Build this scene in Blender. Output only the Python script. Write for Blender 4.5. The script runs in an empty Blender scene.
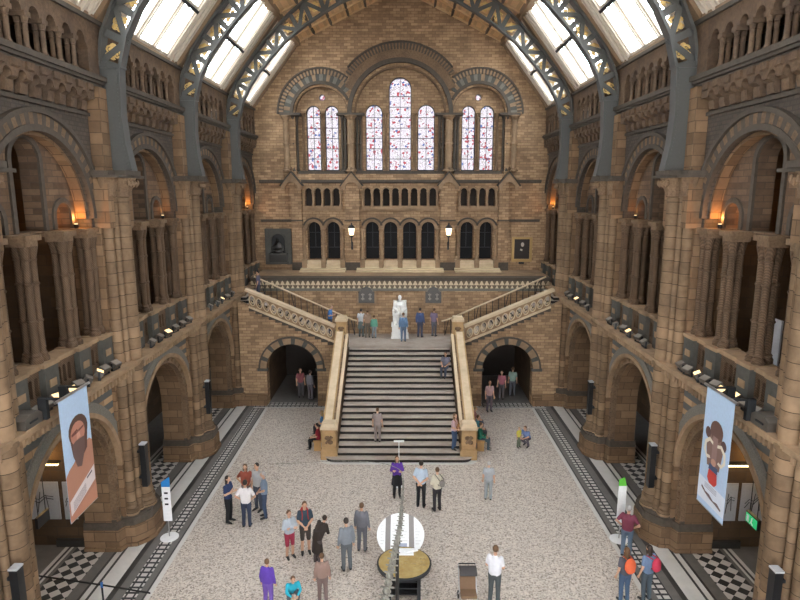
import bpy, bmesh, math, random
from mathutils import Vector, Matrix
from mathutils.geometry import tessellate_polygon
random.seed(7)
PI = math.pi
SC = bpy.context.scene
COL = SC.collection

# ------------------------------------------------------------------ camera
cam = bpy.data.cameras.new('camera'); camo = bpy.data.objects.new('camera', cam); COL.objects.link(camo)
cam.sensor_fit = 'HORIZONTAL'; cam.sensor_width = 36.0; cam.lens = 36.0*596.8/800.0
cam.clip_start = .1; cam.clip_end = 300
camo.location = (.16, 0, 11.5)
camo.rotation_euler = (PI/2-.1804, 0, .0045)
SC.camera = camo
# ------------------------------------------------------------------ world / exposure
SC.view_settings.view_transform = 'Standard'; SC.view_settings.look = 'None'
SC.view_settings.gamma = 1; SC.view_settings.use_curve_mapping = False
SC.view_settings.exposure = 0.0
W = bpy.data.worlds.new('overcast_sky'); SC.world = W; W.use_nodes = True
nt = W.node_tree; nt.nodes.clear()
wo = nt.nodes.new('ShaderNodeOutputWorld'); bg = nt.nodes.new('ShaderNodeBackground')
bg.inputs[0].default_value = (.95, .975, 1.0, 1); bg.inputs[1].default_value = 15.5
nt.links.new(bg.outputs[0], wo.inputs[0])

# ------------------------------------------------------------------ materials
class NT:
    def __init__(s, name):
        s.m = bpy.data.materials.new(name); s.m.use_nodes = True; s.t = s.m.node_tree; s.t.nodes.clear()
        s.out = s.n('ShaderNodeOutputMaterial')
    def n(s, typ, **k):
        x = s.t.nodes.new(typ)
        for a, b in k.items(): setattr(x, a, b)
        return x
    def l(s, a, b): s.t.links.new(a, b)
    def math(s, op, a, b=None, c=None):
        x = s.n('ShaderNodeMath', operation=op)
        for i, v in enumerate((a, b, c)):
            if v is None: continue
            if hasattr(v, 'links'): s.l(v, x.inputs[i])
            else: x.inputs[i].default_value = v
        return x.outputs[0]
    def mix(s, f, a, b, mode='MIX'):
        x = s.n('ShaderNodeMix', data_type='RGBA', blend_type=mode)
        for i, v in ((0, f), (6, a), (7, b)):
            if hasattr(v, 'links'): s.l(v, x.inputs[i])
            elif i == 0: x.inputs[0].default_value = v
            else: x.inputs[i].default_value = (*v, 1)
        return x.outputs[2]
    def noise(s, vec, scale, detail=3, rough=.55):
        x = s.n('ShaderNodeTexNoise'); x.inputs['Scale'].default_value = scale; x.inputs['Detail'].default_value = detail
        x.inputs['Roughness'].default_value = rough
        if vec is not None: s.l(vec, x.inputs['Vector'])
        return x
    def pos(s):
        g = s.n('ShaderNodeNewGeometry'); q = s.n('ShaderNodeSeparateXYZ'); s.l(g.outputs['Position'], q.inputs[0])
        return g, q
    def wallvec(s):
        g, q = s.pos(); nn = s.n('ShaderNodeSeparateXYZ'); s.l(g.outputs['True Normal'], nn.inputs[0])
        ax = s.math('GREATER_THAN', s.math('ABSOLUTE', nn.outputs[0]), .6)
        az = s.math('GREATER_THAN', s.math('ABSOLUTE', nn.outputs[2]), .75)
        iax = s.math('SUBTRACT', 1, ax)
        u = s.math('ADD', s.math('MULTIPLY', q.outputs[1], ax), s.math('MULTIPLY', q.outputs[0], iax))
        v = s.math('ADD', s.math('MULTIPLY', q.outputs[2], s.math('SUBTRACT', 1, az)), s.math('MULTIPLY', q.outputs[1], az))
        c = s.n('ShaderNodeCombineXYZ'); s.l(u, c.inputs[0]); s.l(v, c.inputs[1])
        return c.outputs[0], g, q
    def bsdf(s, col, rough=.8, bump=None, bstr=.3, bdist=.02, metal=0, spec=.3):
        b = s.n('ShaderNodeBsdfPrincipled')
        if hasattr(col, 'links'): s.l(col, b.inputs['Base Color'])
        else: b.inputs['Base Color'].default_value = (*col, 1)
        if hasattr(rough, 'links'): s.l(rough, b.inputs['Roughness'])
        else: b.inputs['Roughness'].default_value = rough
        b.inputs['Metallic'].default_value = metal; b.inputs['Specular IOR Level'].default_value = spec
        if bump is not None:
            u = s.n('ShaderNodeBump'); u.inputs['Strength'].default_value = bstr; u.inputs['Distance'].default_value = bdist
            s.l(bump, u.inputs['Height']); s.l(u.outputs[0], b.inputs['Normal'])
        s.l(b.outputs[0], s.out.inputs[0])
        return b

def brick(name, c1, c2, mortar, bw=.62, rh=.3, ms=.012, dirt=(.10,.07,.05), dirtf=.45, band=None, bandf=None):
    t = NT(name); v, g, q = t.wallvec()
    b = t.n('ShaderNodeTexBrick'); t.l(v, b.inputs['Vector'])
    b.inputs['Scale'].default_value = 1; b.inputs['Brick Width'].default_value = bw; b.inputs['Row Height'].default_value = rh
    b.inputs['Mortar Size'].default_value = ms; b.inputs['Mortar Smooth'].default_value = .2; b.inputs['Bias'].default_value = 0
    b.inputs['Color1'].default_value = (*c1, 1); b.inputs['Color2'].default_value = (*c2, 1); b.inputs['Mortar'].default_value = (*mortar, 1)
    b.offset = .5
    n1 = t.noise(g.outputs['Position'], 1.1, 5, .65); n2 = t.noise(g.outputs['Position'], 9, 3)
    col = t.mix(.35, b.outputs['Color'], t.mix(n2.outputs[0], c1, c2))
    if band is not None:      # courses of blue-grey stone (the wall's own banding)
        zz = t.math('FRACT', t.math('DIVIDE', q.outputs[2], bandf[0]))
        f = t.math('LESS_THAN', zz, bandf[1])
        col = t.mix(f, col, band)
    r = t.n('ShaderNodeMapRange'); t.l(n1.outputs[0], r.inputs[0]); r.inputs[1].default_value = .42; r.inputs[2].default_value = .72
    r.inputs[3].default_value = 0; r.inputs[4].default_value = dirtf
    col = t.mix(r.outputs[0], col, dirt)
    h = t.math('ADD', t.math('MULTIPLY', b.outputs['Fac'], -1), t.math('MULTIPLY', n2.outputs[0], .5))
    t.bsdf(col, .85, h, .5, .012, spec=.2)
    return t.m
def stone(name, c1, c2, scale=5, rough=.75, joints=0, dirt=None, dirtf=.5, rib=None, bstr=.4):
    t = NT(name); g, q = t.pos()
    n = t.noise(g.outputs['Position'], scale, 5, .6); col = t.mix(n.outputs[0], c1, c2); h = n.outputs[0]
    if joints:
        zz = t.math('DIVIDE', q.outputs[2], joints); fl = t.math('FLOOR', zz)
        wn = t.n('ShaderNodeTexWhiteNoise', noise_dimensions='1D'); t.l(fl, wn.inputs['W'])
        col = t.mix(t.math('MULTIPLY', wn.outputs[0], .45), col, tuple(x*.45 for x in c1)); col = t.mix(t.math('MULTIPLY', t.math('GREATER_THAN', wn.outputs[0], .8), .35), col, tuple(x*1.7 for x in c2))
        j = t.math('LESS_THAN', t.math('FRACT', zz), .05)
        col = t.mix(j, col, tuple(x*.35 for x in c1))
        h = t.math('SUBTRACT', h, j)
    if rib:
        ww = t.n('ShaderNodeTexWave'); ww.inputs['Scale'].default_value = rib; ww.inputs['Distortion'].default_value = 2
        ww.bands_direction = 'DIAGONAL'; t.l(g.outputs['Position'], ww.inputs['Vector'])
        h = t.math('ADD', h, ww.outputs['Fac']); col = t.mix(t.math('MULTIPLY', ww.outputs['Fac'], .6), col, tuple(x*.5 for x in c1))
    if dirt:
        n1 = t.noise(g.outputs['Position'], 1.3, 4)
        r = t.n('ShaderNodeMapRange'); t.l(n1.outputs[0], r.inputs[0]); r.inputs[1].default_value = .42; r.inputs[2].default_value = .7; r.inputs[4].default_value = dirtf
        col = t.mix(r.outputs[0], col, dirt)
    t.bsdf(col, rough, h, bstr, .02, spec=.25)
    return t.m
def plain(name, col, rough=.6, metal=0, spec=.4, vary=.12):
    t = NT(name); g = t.n('ShaderNodeNewGeometry'); n = t.noise(g.outputs['Position'], 14, 3)
    c = t.mix(n.outputs[0], tuple(x*(1-vary) for x in col), tuple(min(1, x*(1+vary)) for x in col))
    t.bsdf(c, rough, n.outputs[0], .08, .01, metal, spec); return t.m
def emis(name, col, st):
    t = NT(name); e = t.n('ShaderNodeEmission'); e.inputs[0].default_value = (*col, 1); e.inputs[1].default_value = st
    t.l(e.outputs[0], t.out.inputs[0]); return t.m

M = {}
M['back'] = brick('buff_brick_end_wall', (.58,.385,.225), (.22,.135,.08), (.14,.095,.06), .42, .16, .012, (.12,.075,.045), .5)
M['side'] = brick('brown_brick_gallery_wall', (.26,.165,.10), (.08,.05,.032), (.09,.065,.05), .5, .17, .012, (.07,.05,.04), .6)
M['pier'] = brick('ashlar_pier_stone', (.31,.195,.112), (.12,.073,.041), (.06,.04,.027), .7, .33, .014, (.13,.085,.055), .5)
M['spandrel'] = brick('banded_spandrel_stone', (.50,.33,.19), (.30,.185,.10), (.12,.085,.06), .6, .2, .012, (.12,.085,.06), .45, band=(.115,.12,.115), bandf=(.4,.5))
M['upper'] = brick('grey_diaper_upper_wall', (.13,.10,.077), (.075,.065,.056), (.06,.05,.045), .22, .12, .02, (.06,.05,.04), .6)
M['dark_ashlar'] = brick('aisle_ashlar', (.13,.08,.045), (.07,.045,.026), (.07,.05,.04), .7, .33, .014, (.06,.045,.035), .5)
M['terra'] = stone('carved_buff_terracotta', (.26,.17,.10), (.42,.285,.175), 6, dirt=(.10,.066,.042))
M['carved'] = stone('carved_brown_stone', (.06,.037,.022), (.34,.22,.13), 16, dirt=(.08,.055,.04), bstr=.8)
M['carvedark'] = stone('weathered_corbel_stone', (.05,.032,.021), (.24,.155,.095), 10, dirt=(.06,.042,.035), dirtf=.6, bstr=.7)
M['shaft'] = stone('drum_shaft_stone', (.125,.078,.043), (.33,.218,.13), 5, joints=.36, dirt=(.09,.06,.038))
M['gshaft'] = stone('gallery_shaft_stone', (.10,.06,.036), (.21,.135,.082), 6, rib=9, dirt=(.06,.04,.025))
M['bluegrey'] = stone('blue_grey_stone', (.055,.055,.048), (.115,.11,.096), 7)
M['dgrey'] = stone('dark_weathered_moulding', (.05,.042,.034), (.125,.1,.078), 7)
M['zig'] = stone('patterned_grey_archband', (.07,.072,.068), (.30,.27,.22), 26, bstr=.6)
M['gold_stone'] = stone('golden_newel_stone', (.38,.235,.11), (.56,.37,.19), 6, dirt=(.16,.1,.05), dirtf=.4)
M['coping'] = stone('pale_coping_stone', (.56,.43,.28), (.74,.60,.42), 5, dirt=(.32,.22,.13), dirtf=.4)
M['marble'] = stone('white_statue_marble', (.72,.71,.68), (.9,.89,.86), 4, rough=.45, bstr=.1)
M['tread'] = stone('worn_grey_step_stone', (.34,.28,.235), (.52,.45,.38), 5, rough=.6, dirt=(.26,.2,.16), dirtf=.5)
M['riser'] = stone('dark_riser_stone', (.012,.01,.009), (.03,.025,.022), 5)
M['iron'] = plain('painted_grey_iron', (.10,.10,.094), .45, .3)
M['irondark'] = plain('dark_iron', (.03,.032,.035), .5, .4)
M['gilt'] = plain('gilded_iron', (.70,.50,.20), .45, .35)
M['cream'] = plain('cream_roof_timber', (.62,.54,.44), .6)
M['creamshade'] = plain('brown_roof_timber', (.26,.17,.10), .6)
M['ceilwood'] = plain('pine_ceiling_board', (.72,.47,.24), .55)
M['rafter'] = plain('brown_rafter', (.58,.38,.2), .6)
M['ceilframe'] = plain('dark_ceiling_frame', (.10,.07,.05), .6)
M['black'] = plain('black_casing', (.013,.013,.014), .4)
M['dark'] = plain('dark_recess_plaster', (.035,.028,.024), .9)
M['white'] = plain('white_board', (.8,.8,.8), .5)
M['greyboard'] = plain('pale_grey_board', (.42,.42,.43), .6)
M['metal'] = plain('brushed_metal', (.42,.42,.42), .3, .9)
M['lamphouse'] = plain('grey_floodlight_casing', (.12,.105,.09), .5, .3)
M['lensgrey'] = plain('unlit_lens', (.22,.19,.16), .3)
M['lampglow'] = emis('warm_floodlight_lens', (1,.72,.36), 2.2)
M['tube'] = emis('warm_strip_light', (1,.78,.4), 5)
M['lantern'] = emis('warm_lantern_light', (1,.85,.6), 3)
M['exit'] = emis('green_exit_sign', (.05,.55,.2), .9)
M['wood'] = plain('oak_bench', (.42,.25,.10), .5)
M['bronze'] = plain('dark_bronze', (.06,.055,.05), .35, .7)
M['bone'] = stone('cast_bone', (.02,.019,.016), (.48,.46,.40), 9)
M['paint_gold'] = plain('gilt_picture_frame', (.45,.29,.12), .4, .5)
M['amber'] = stone('amber_relief_map', (.22,.11,.015), (.50,.40,.18), 4, rough=.3, bstr=1)
t = NT('roof_glass'); tr = t.n('ShaderNodeBsdfTransparent'); tr.inputs[0].default_value = (.93,.96,.98,1)
gl = t.n('ShaderNodeBsdfGlossy'); gl.inputs['Roughness'].default_value = .05; mx = t.n('ShaderNodeMixShader'); mx.inputs[0].default_value = .05
t.l(tr.outputs[0], mx.inputs[1]); t.l(gl.outputs[0], mx.inputs[2]); t.l(mx.outputs[0], t.out.inputs[0]); M['glass'] = t.m
# stained glass: coloured transparent quarries with lead lines
t = NT('stained_glass'); g, q = t.pos(); cb = t.n('ShaderNodeCombineXYZ'); t.l(q.outputs[0], cb.inputs[0]); t.l(q.outputs[2], cb.inputs[1])
vo = t.n('ShaderNodeTexVoronoi'); vo.inputs['Scale'].default_value = 9; t.l(cb.outputs[0], vo.inputs['Vector'])
vr = t.n('ShaderNodeValToRGB'); sp = t.n('ShaderNodeSeparateColor'); t.l(vo.outputs['Color'], sp.inputs[0]); t.l(sp.outputs[0], vr.inputs[0])
e = vr.color_ramp; e.interpolation = 'CONSTANT'; e.elements[0].color = (.275,.265,.275,1); e.elements[1].position = .7; e.elements[1].color = (.22,.10,.11,1)
for pp, cc in ((.8,(.25,.24,.24,1)), (.92,(.12,.14,.2,1)), (.96,(.25,.25,.25,1))):
    x = e.elements.new(pp); x.color = cc
ve = t.n('ShaderNodeTexVoronoi', feature='DISTANCE_TO_EDGE'); ve.inputs['Scale'].default_value = 9; t.l(cb.outputs[0], ve.inputs['Vector'])
edge = t.math('LESS_THAN', ve.outputs['Distance'], .03)
col = t.mix(edge, vr.outputs[0], (.13,.1,.11))
tr = t.n('ShaderNodeBsdfTransparent'); t.l(col, tr.inputs[0]); t.l(tr.outputs[0], t.out.inputs[0]); M['stained'] = t.m
t = NT('dark_window_glass'); tr = t.bsdf((.012,.011,.012), .55, spec=.15); M['darkglass'] = t.m
# floor mosaic
t = NT('terrazzo_mosaic'); g, q = t.pos(); vo = t.n('ShaderNodeTexVoronoi'); vo.inputs['Scale'].default_value = 24; t.l(g.outputs['Position'], vo.inputs['Vector'])
sp = t.n('ShaderNodeSeparateColor'); t.l(vo.outputs['Color'], sp.inputs[0])
vr = t.n('ShaderNodeValToRGB'); t.l(sp.outputs[0], vr.inputs[0]); e = vr.color_ramp; e.elements[0].color = (.13,.095,.075,1); e.elements[1].color = (.72,.63,.54,1)
x = e.elements.new(.3); x.color = (.44,.375,.315,1)
n1 = t.noise(g.outputs['Position'], .7, 4); col = t.mix(t.math('MULTIPLY', n1.outputs[0], .5), vr.outputs[0], (.44,.39,.35))
t.bsdf(col, .45, spec=.4); M['mosaic'] = t.m
M['wmarble'] = stone('veined_white_marble', (.50,.48,.45), (.66,.63,.59), 3, rough=.35, bstr=.05)
M['bmarble'] = stone('black_marble', (.025,.024,.024), (.06,.055,.05), 3, rough=.4, bstr=.05)
M['gmarble'] = stone('grey_marble', (.10,.095,.09), (.19,.175,.16), 3, rough=.45, bstr=.05)
def pat(name, scale, kind):
    t = NT(name); g, q = t.pos()
    if kind == 'check':
        c = t.n('ShaderNodeTexChecker'); c.inputs['Scale'].default_value = scale
        mp = t.n('ShaderNodeMapping'); mp.inputs['Rotation'].default_value = (0,0,PI/4); t.l(g.outputs['Position'], mp.inputs[0]); mp.inputs['Location'].default_value = (0,0,.013)
        t.l(mp.outputs[0], c.inputs['Vector']); f = c.outputs['Fac']
    elif kind == 'tri':       # frieze of small triangles on an upright wall
        u = t.math('FRACT', t.math('MULTIPLY', q.outputs[0], scale)); v = t.math('FRACT', t.math('MULTIPLY', q.outputs[2], scale*1.0))
        f = t.math('GREATER_THAN', t.math('MULTIPLY', t.math('ABSOLUTE', t.math('SUBTRACT', u, .5)), 2), v)
    else:                     # running key blocks
        u = t.math('FRACT', t.math('MULTIPLY', q.outputs[1], scale)); w = t.math('FRACT', t.math('MULTIPLY', t.math('ADD', q.outputs[0], 100), scale))
        f = t.math('MULTIPLY', t.math('GREATER_THAN', u, .38), t.math('GREATER_THAN', w, .25))
    a, b = ((.03,.03,.03), (.55,.52,.48)) if kind != 'tri' else ((.16,.12,.08), (.68,.56,.38))
    t.bsdf(t.mix(f, a, b), .5); return t.m
M['check'] = pat('black_white_lozenge_mosaic', 3.7, 'check'); M['key'] = pat('black_white_key_mosaic', 4.2, 'key'); M['tri'] = pat('triangle_frieze_tile', 3.4, 'tri')

# ------------------------------------------------------------------ mesh builder
class MB:
    def __init__(s, tf=None): s.v = []; s.f = []; s.mi = []; s.tf = tf; s.m = 0
    def add(s, vs, fs):
        k = len(s.v)
        s.v += [tuple(s.tf(*p)) if s.tf else tuple(p) for p in vs]
        for f in fs: s.f.append([i+k for i in f]); s.mi.append(s.m)
    def box(s, x0, x1, y0, y1, z0, z1):
        s.add([(x0,y0,z0),(x1,y0,z0),(x1,y1,z0),(x0,y1,z0),(x0,y0,z1),(x1,y0,z1),(x1,y1,z1),(x0,y1,z1)],
              [(0,3,2,1),(4,5,6,7),(0,1,5,4),(1,2,6,5),(2,3,7,6),(3,0,4,7)])
    def prism(s, poly, fn, a, b, holes=()):
        loops = [list(poly)]+[list(h) for h in holes]
        flat = [p for L in loops for p in L]
        tris = tessellate_polygon([[Vector((p[0], p[1], 0)) for p in L] for L in loops])
        n = len(flat); vs = [fn(p[0], p[1], a) for p in flat]+[fn(p[0], p[1], b) for p in flat]
        fs = [tuple(t) for t in tris]+[(t[2]+n, t[1]+n, t[0]+n) for t in tris]
        k = 0
        for L in loops:
            m = len(L)
            for i in range(m): j = (i+1) % m; fs.append((k+i, k+j, k+j+n, k+i+n))
            k += m
        s.add(vs, fs)
    def ring(s, cu, cz, r0, r1, fn, a, b, a0=0, a1=PI, n=24, alt=None, ez=1):
        pts = []
        for i in range(n+1):
            t = a0+(a1-a0)*i/n; c, q = math.cos(t), math.sin(t)
            for r in (r0, r1):
                for d in (a, b): pts.append(fn(cu+r*c, cz+r*q*ez, d))
        m0 = s.m
        if alt is None:
            fs = []
            for i in range(n):
                k = 4*i; j = k+4
                fs += [(k,j,j+2,k+2),(k+1,k+3,j+3,j+1),(k,k+1,j+1,j),(k+2,j+2,j+3,k+3)]
            fs += [(0,2,3,1),(4*n,4*n+1,4*n+3,4*n+2)]
            s.add(pts, fs)
        else:
            for i in range(n):
                s.m = alt[i % len(alt)]; k = 4*i
                s.add(pts[k:k+8], [(0,4,6,2),(1,3,7,5),(0,1,5,4),(2,6,7,3),(0,2,3,1),(4,5,7,6)])
        s.m = m0
    def lathe(s, prof, cx, cy, n=14, z0=0, a0=0, rx=1, ry=1):
        vs = []
        for r, z in prof:
            for i in range(n):
                t = a0+2*PI*i/n; vs.append((cx+rx*r*math.cos(t), cy+ry*r*math.sin(t), z+z0))
        fs = []
        for j in range(len(prof)-1):
            for i in range(n):
                k = (i+1) % n; fs.append((j*n+i, j*n+k, (j+1)*n+k, (j+1)*n+i))
        fs.append(tuple(range(n-1,-1,-1))); fs.append(tuple((len(prof)-1)*n+i for i in range(n)))
        s.add(vs, fs)
    def tube(s, pts, r, n=8, r2=None, flat=1.0):
        P = [Vector(p) for p in pts]; N = len(P)
        rs = r if isinstance(r, (list, tuple)) else [r+(((r2 if r2 is not None else r)-r)*i/max(1, N-1)) for i in range(N)]
        vs = []; up = None
        for i, p in enumerate(P):
            d = (P[min(i+1, N-1)]-P[max(i-1, 0)]).normalized()
            if up is None: up = Vector((0,0,1)) if abs(d.z) < .9 else Vector((0,1,0))
            a = d.cross(up).normalized(); b = a.cross(d).normalized(); up = b
            for k in range(n):
                t = 2*PI*k/n; vs.append(p+a*math.cos(t)*rs[i]+b*math.sin(t)*rs[i]*flat)
        fs = []
        for j in range(N-1):
            for i in range(n):
                k = (i+1) % n; fs.append((j*n+i, j*n+k, (j+1)*n+k, (j+1)*n+i))
        fs.append(tuple(range(n-1,-1,-1))); fs.append(tuple((N-1)*n+i for i in range(n)))
        s.add(vs, fs)
    def beam(s, a, b, w, h, up=(0,0,1)):
        a = Vector(a); b = Vector(b); d = (b-a).normalized(); u = Vector(up)
        x = d.cross(u).normalized()*w/2; y = x.cross(d).normalized()*h/2
        s.add([a-x-y,a+x-y,a+x+y,a-x+y,b-x-y,b+x-y,b+x+y,b-x+y], [(0,3,2,1),(4,5,6,7),(0,1,5,4),(1,2,6,5),(2,3,7,6),(3,0,4,7)])
    def ball(s, c, rx, ry=None, rz=None, n=10, m=7):
        ry = rx if ry is None else ry; rz = rx if rz is None else rz
        vs = [(c[0],c[1],c[2]-rz)]
        for j in range(1, m):
            t = -PI/2+PI*j/m
            for i in range(n):
                a = 2*PI*i/n; vs.append((c[0]+rx*math.cos(t)*math.cos(a), c[1]+ry*math.cos(t)*math.sin(a), c[2]+rz*math.sin(t)))
        vs.append((c[0],c[1],c[2]+rz)); fs = []
        for i in range(n): fs.append((0, 1+(i+1) % n, 1+i))
        for j in range(m-2):
            for i in range(n): k = (i+1) % n; fs.append((1+j*n+i, 1+j*n+k, 1+(j+1)*n+k, 1+(j+1)*n+i))
        for i in range(n): fs.append((len(vs)-1, 1+(m-2)*n+i, 1+(m-2)*n+(i+1) % n))
        s.add(vs, fs)
    def mesh(s, name, mats):
        me = bpy.data.meshes.new(name); me.from_pydata(s.v, [], s.f)
        for m in (mats if isinstance(mats, (list, tuple)) else [mats]): me.materials.append(m)
        me.polygons.foreach_set('material_index', s.mi)
        b = bmesh.new(); b.from_mesh(me); bmesh.ops.recalc_face_normals(b, faces=b.faces)
        for f in b.faces: f.smooth = True
        for e in b.edges:
            if len(e.link_faces) != 2 or e.calc_face_angle(0) > .5: e.smooth = False
        b.to_mesh(me); b.free(); me.update(); return me
    def obj(s, name, mats, parent=None):
        o = bpy.data.objects.new(name, s.mesh(name, mats)); COL.objects.link(o)
        if parent: o.parent = parent; o.matrix_parent_inverse = Matrix.Identity(4); o.matrix_local = Matrix.Translation(-parent.location) if parent.get('_w') else Matrix.Identity(4)
        return o
def T(name, label, cat, loc=(0,0,0), group=None, rz=0, local=False):
    """an Empty at the thing's base; its parts are given in world coordinates unless local"""
    o = bpy.data.objects.new(name, None); COL.objects.link(o); o.location = loc; o.rotation_euler = (0,0,rz); o.empty_display_size = .2
    o['label'] = label; o['category'] = cat
    if group: o['group'] = group
    if not local: o['_w'] = 1
    return o
def tag(o, label, cat, group=None):
    o['label'] = label; o['category'] = cat
    if group: o['group'] = group
    return o
def S(o): o['kind'] = 'structure'; return o
def copy_tree(o, parent=None):
    c = o.copy(); COL.objects.link(c)
    if parent: c.parent = parent
    for ch in list(o.children): copy_tree(ch, c)
    return c
ORD = ['first','second','third','fourth','fifth','sixth','seventh','eighth','ninth','tenth','eleventh','twelfth']
XZ = lambda u, v, d: (u, d, v)          # upright plane facing the camera
def side(s): return lambda u, v, d: (s*d, u, v)   # u along the hall, v up, d = distance from the centre line
def arch(cu, z0, zs, r, n=16, ez=1):
    return [(cu-r, z0), (cu+r, z0)]+[(cu+r*math.cos(PI*i/n), zs+r*math.sin(PI*i/n)*ez) for i in range(n+1)]

SIDE = {-1:'left', 1:'right'}
PY = [12.3+6.503*k for k in range(4)]        # pier positions: 12.3 18.8 25.3 31.8
YW = 37.6; YB = 31.1
BAYS = [(PY[0]-6.503, PY[0]), (PY[0],PY[1]), (PY[1],PY[2]), (PY[2],PY[3]), (PY[3],YW)]
YF = -7.0
#=================================================================== FLOOR
b = MB(); b.box(-7.1, 7.1, YF, 30.6, -.3, 0); S(b.obj('floor', M['mosaic']))
n_ = 0
def strip(x0, x1, y0, y1, m):
    b = MB(); b.box(x0, x1, y0, y1, -.3, 0); S(b.obj('floor', M[m]))
for s in (-1, 1):
    cuts = [(7.1,7.25,'wmarble'),(7.25,7.31,'bmarble'),(7.31,7.5,'gmarble'),(7.5,7.9,'key'),(7.9,8.17,'gmarble'),(8.17,8.34,'bmarble'),(8.34,8.84,'wmarble'),
            (8.84,8.92,'bmarble'),(8.92,9.08,'wmarble'),(9.08,9.16,'bmarble'),(9.16,9.5,'gmarble'),(9.5,10.5,'check'),(10.5,10.62,'gmarble'),(10.62,10.7,'wmarble'),(10.7,10.78,'bmarble'),(10.78,10.9,'wmarble'),(10.9,13,'gmarble')]
    for a, c, m in cuts:
        strip(min(s*a, s*c), max(s*a, s*c), YF, 30.6 if a < 7.9 else YW+1.1, m)
for a, c, m in ((30.6,30.72,'wmarble'),(30.72,30.78,'bmarble'),(30.78,30.9,'key'),(30.9,31.02,'gmarble'),(31.02,31.4,'key'),(31.4,YW+1.1,'gmarble')):
    strip(-7.9, 7.9, a, c, m)

#=================================================================== END WALL
holes = []
ZS = 12.75
for cx, r, top in ((0,.69,18.31),(-1.6,.53,16.71),(1.6,.53,16.71),(-5.33,.44,16.65),(-4.2,.42,16.65),(5.33,.44,16.65),(4.2,.42,16.65)):
    holes.append(arch(cx, ZS, top-r, r))
for cx in (-4.77, 4.77): holes.append([(cx+.2*math.cos(2*PI*i/16), 17.12+.2*math.sin(2*PI*i/16)) for i in range(16)])
glass_holes = [list(h) for h in holes]
LOW = [(-1.755,.415),(-.6,.415),(.6,.415),(1.755,.415),(-5.4,.4),(-4.2,.4),(4.2,.4),(5.4,.4)]
for cx, r in LOW: holes.append(arch(cx, 7.25, 9.6-r, r))
outer = [(-9.6,5.6),(9.6,5.6),(9.6,16.2),(8.9,16.6),(6.07,20.3),(0,23.3),(-6.07,20.3),(-8.9,16.6),(-9.6,16.2)]
b = MB(); b.prism(outer, XZ, YW+.45, YW+1.0, holes); S(b.obj('wall_back', M['back']))
# thicker facing of the wall leaving the three great arched recesses and the small arcades
rec = []
rec.append(arch(0, 12.55, 16.1, 2.8, 28)); rec.append(arch(-4.77, 12.55, 16.1, 1.62, 22)); rec.append(arch(4.77, 12.55, 16.1, 1.62, 22))
SM = []
for i in range(8): SM.append(-2.03+i*.58)
SMS = [-5.68,-5.11,-4.54,-3.97]; SMALL = SM+SMS+[-x for x in SMS]
for cx in SMALL: rec.append(arch(cx, 10.6, 11.7-.21, .21, 10))
for cx, r in LOW: rec.append(arch(cx, 7.25, 9.6-r, r+.02))
b = MB(); b.prism(outer, XZ, YW, YW+.46, rec); S(b.obj('wall_back', M['back']))
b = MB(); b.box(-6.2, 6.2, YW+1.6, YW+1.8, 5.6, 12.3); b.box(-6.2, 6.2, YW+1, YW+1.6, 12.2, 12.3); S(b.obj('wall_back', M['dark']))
# dark backing right behind the blind arcade
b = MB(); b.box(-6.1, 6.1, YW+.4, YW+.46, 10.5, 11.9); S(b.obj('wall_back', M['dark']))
# stained windows as structure with frame and glass
names = ['tall centre','left of centre','right of centre']
for i, h in enumerate(glass_holes):
    us = [p[0] for p in h]; vs = [p[1] for p in h]; cx = (min(us)+max(us))/2; z0, z1 = min(vs), max(vs); r = (max(us)-min(us))/2
    fr = MB()
    if i < 7:
        fr.ring(cx, z1-r, r-.05, r+.0, XZ, YW+.5, YW+.62, n=16)
        fr.box(cx-r, cx-r+.05, YW+.5, YW+.62, z0, z1-r); fr.box(cx+r-.05, cx+r, YW+.5, YW+.62, z0, z1-r); fr.box(cx-r, cx+r, YW+.5, YW+.62, z0, z0+.06)
        z = z0+.7
        while z < z1-r+.1: fr.box(cx-r, cx+r, YW+.53, YW+.58, z, z+.035); z += .62
        fr.box(cx-.015, cx+.015, YW+.53, YW+.58, z0, z1)
    else: fr.ring(cx, (z0+z1)/2, r-.04, r, XZ, YW+.5, YW+.62, 0, 2*PI, 16)
    w = S(fr.obj('window_%d' % (i+1), M['irondark']))
    g = MB(); g.prism(h, XZ, YW+.6, YW+.62); o = g.obj('stained_glass', M['stained'], w)
# arch mouldings
CLIP = None
def mould(cx, cz, orders, label):
    t = T('arch_moulding', label, 'arch', (cx, YW, cz))
    for nm, r0, r1, d0, mats, alt, n in orders:
        a0, a1 = 0, PI; rm = (r0+r1)/2
        if CLIP and rm > CLIP[1]+.02 and nm != 'inner_order':       # bands die into the neighbouring arch
            g = math.acos(CLIP[1]/rm)
            if CLIP[0] >= 0: a0 = g
            if CLIP[0] <= 0: a1 = PI-g
        b = MB(); b.ring(cx, cz, r0, r1, XZ, YW-d0, YW+.3, a0, a1, n, alt); b.obj(nm, mats, t)
    return t
def bigarch(cx, R, ro, label, n):
    global CLIP
    CLIP = (-1 if cx > 0 else 1, 1.62)
    mould(cx, 16.1, [('outer_hood', ro-.1, ro, .22, M['dgrey'], None, 36), ('voussoir_band', ro-.38, ro-.1, .12, [M['terra'], M['dgrey']], [0,1], n),
                     ('flat_band', R+.2, ro-.38, .05, [M['zig'], M['bluegrey'], M['terra']], [0,1,2,1], 24), ('inner_roll', R+.02, R+.2, .16, M['dgrey'], None, 36), ('inner_order', R-.12, R+.1, -.08, M['carved'], None, 36)], label)
bigarch(-4.77, 1.7, 2.68, 'round arch moulding over the left pair of stained windows on the end wall', 54)
bigarch(4.77, 1.7, 2.68, 'round arch moulding over the right pair of stained windows on the end wall', 54)
CLIP = (0, 3.12)
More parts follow.
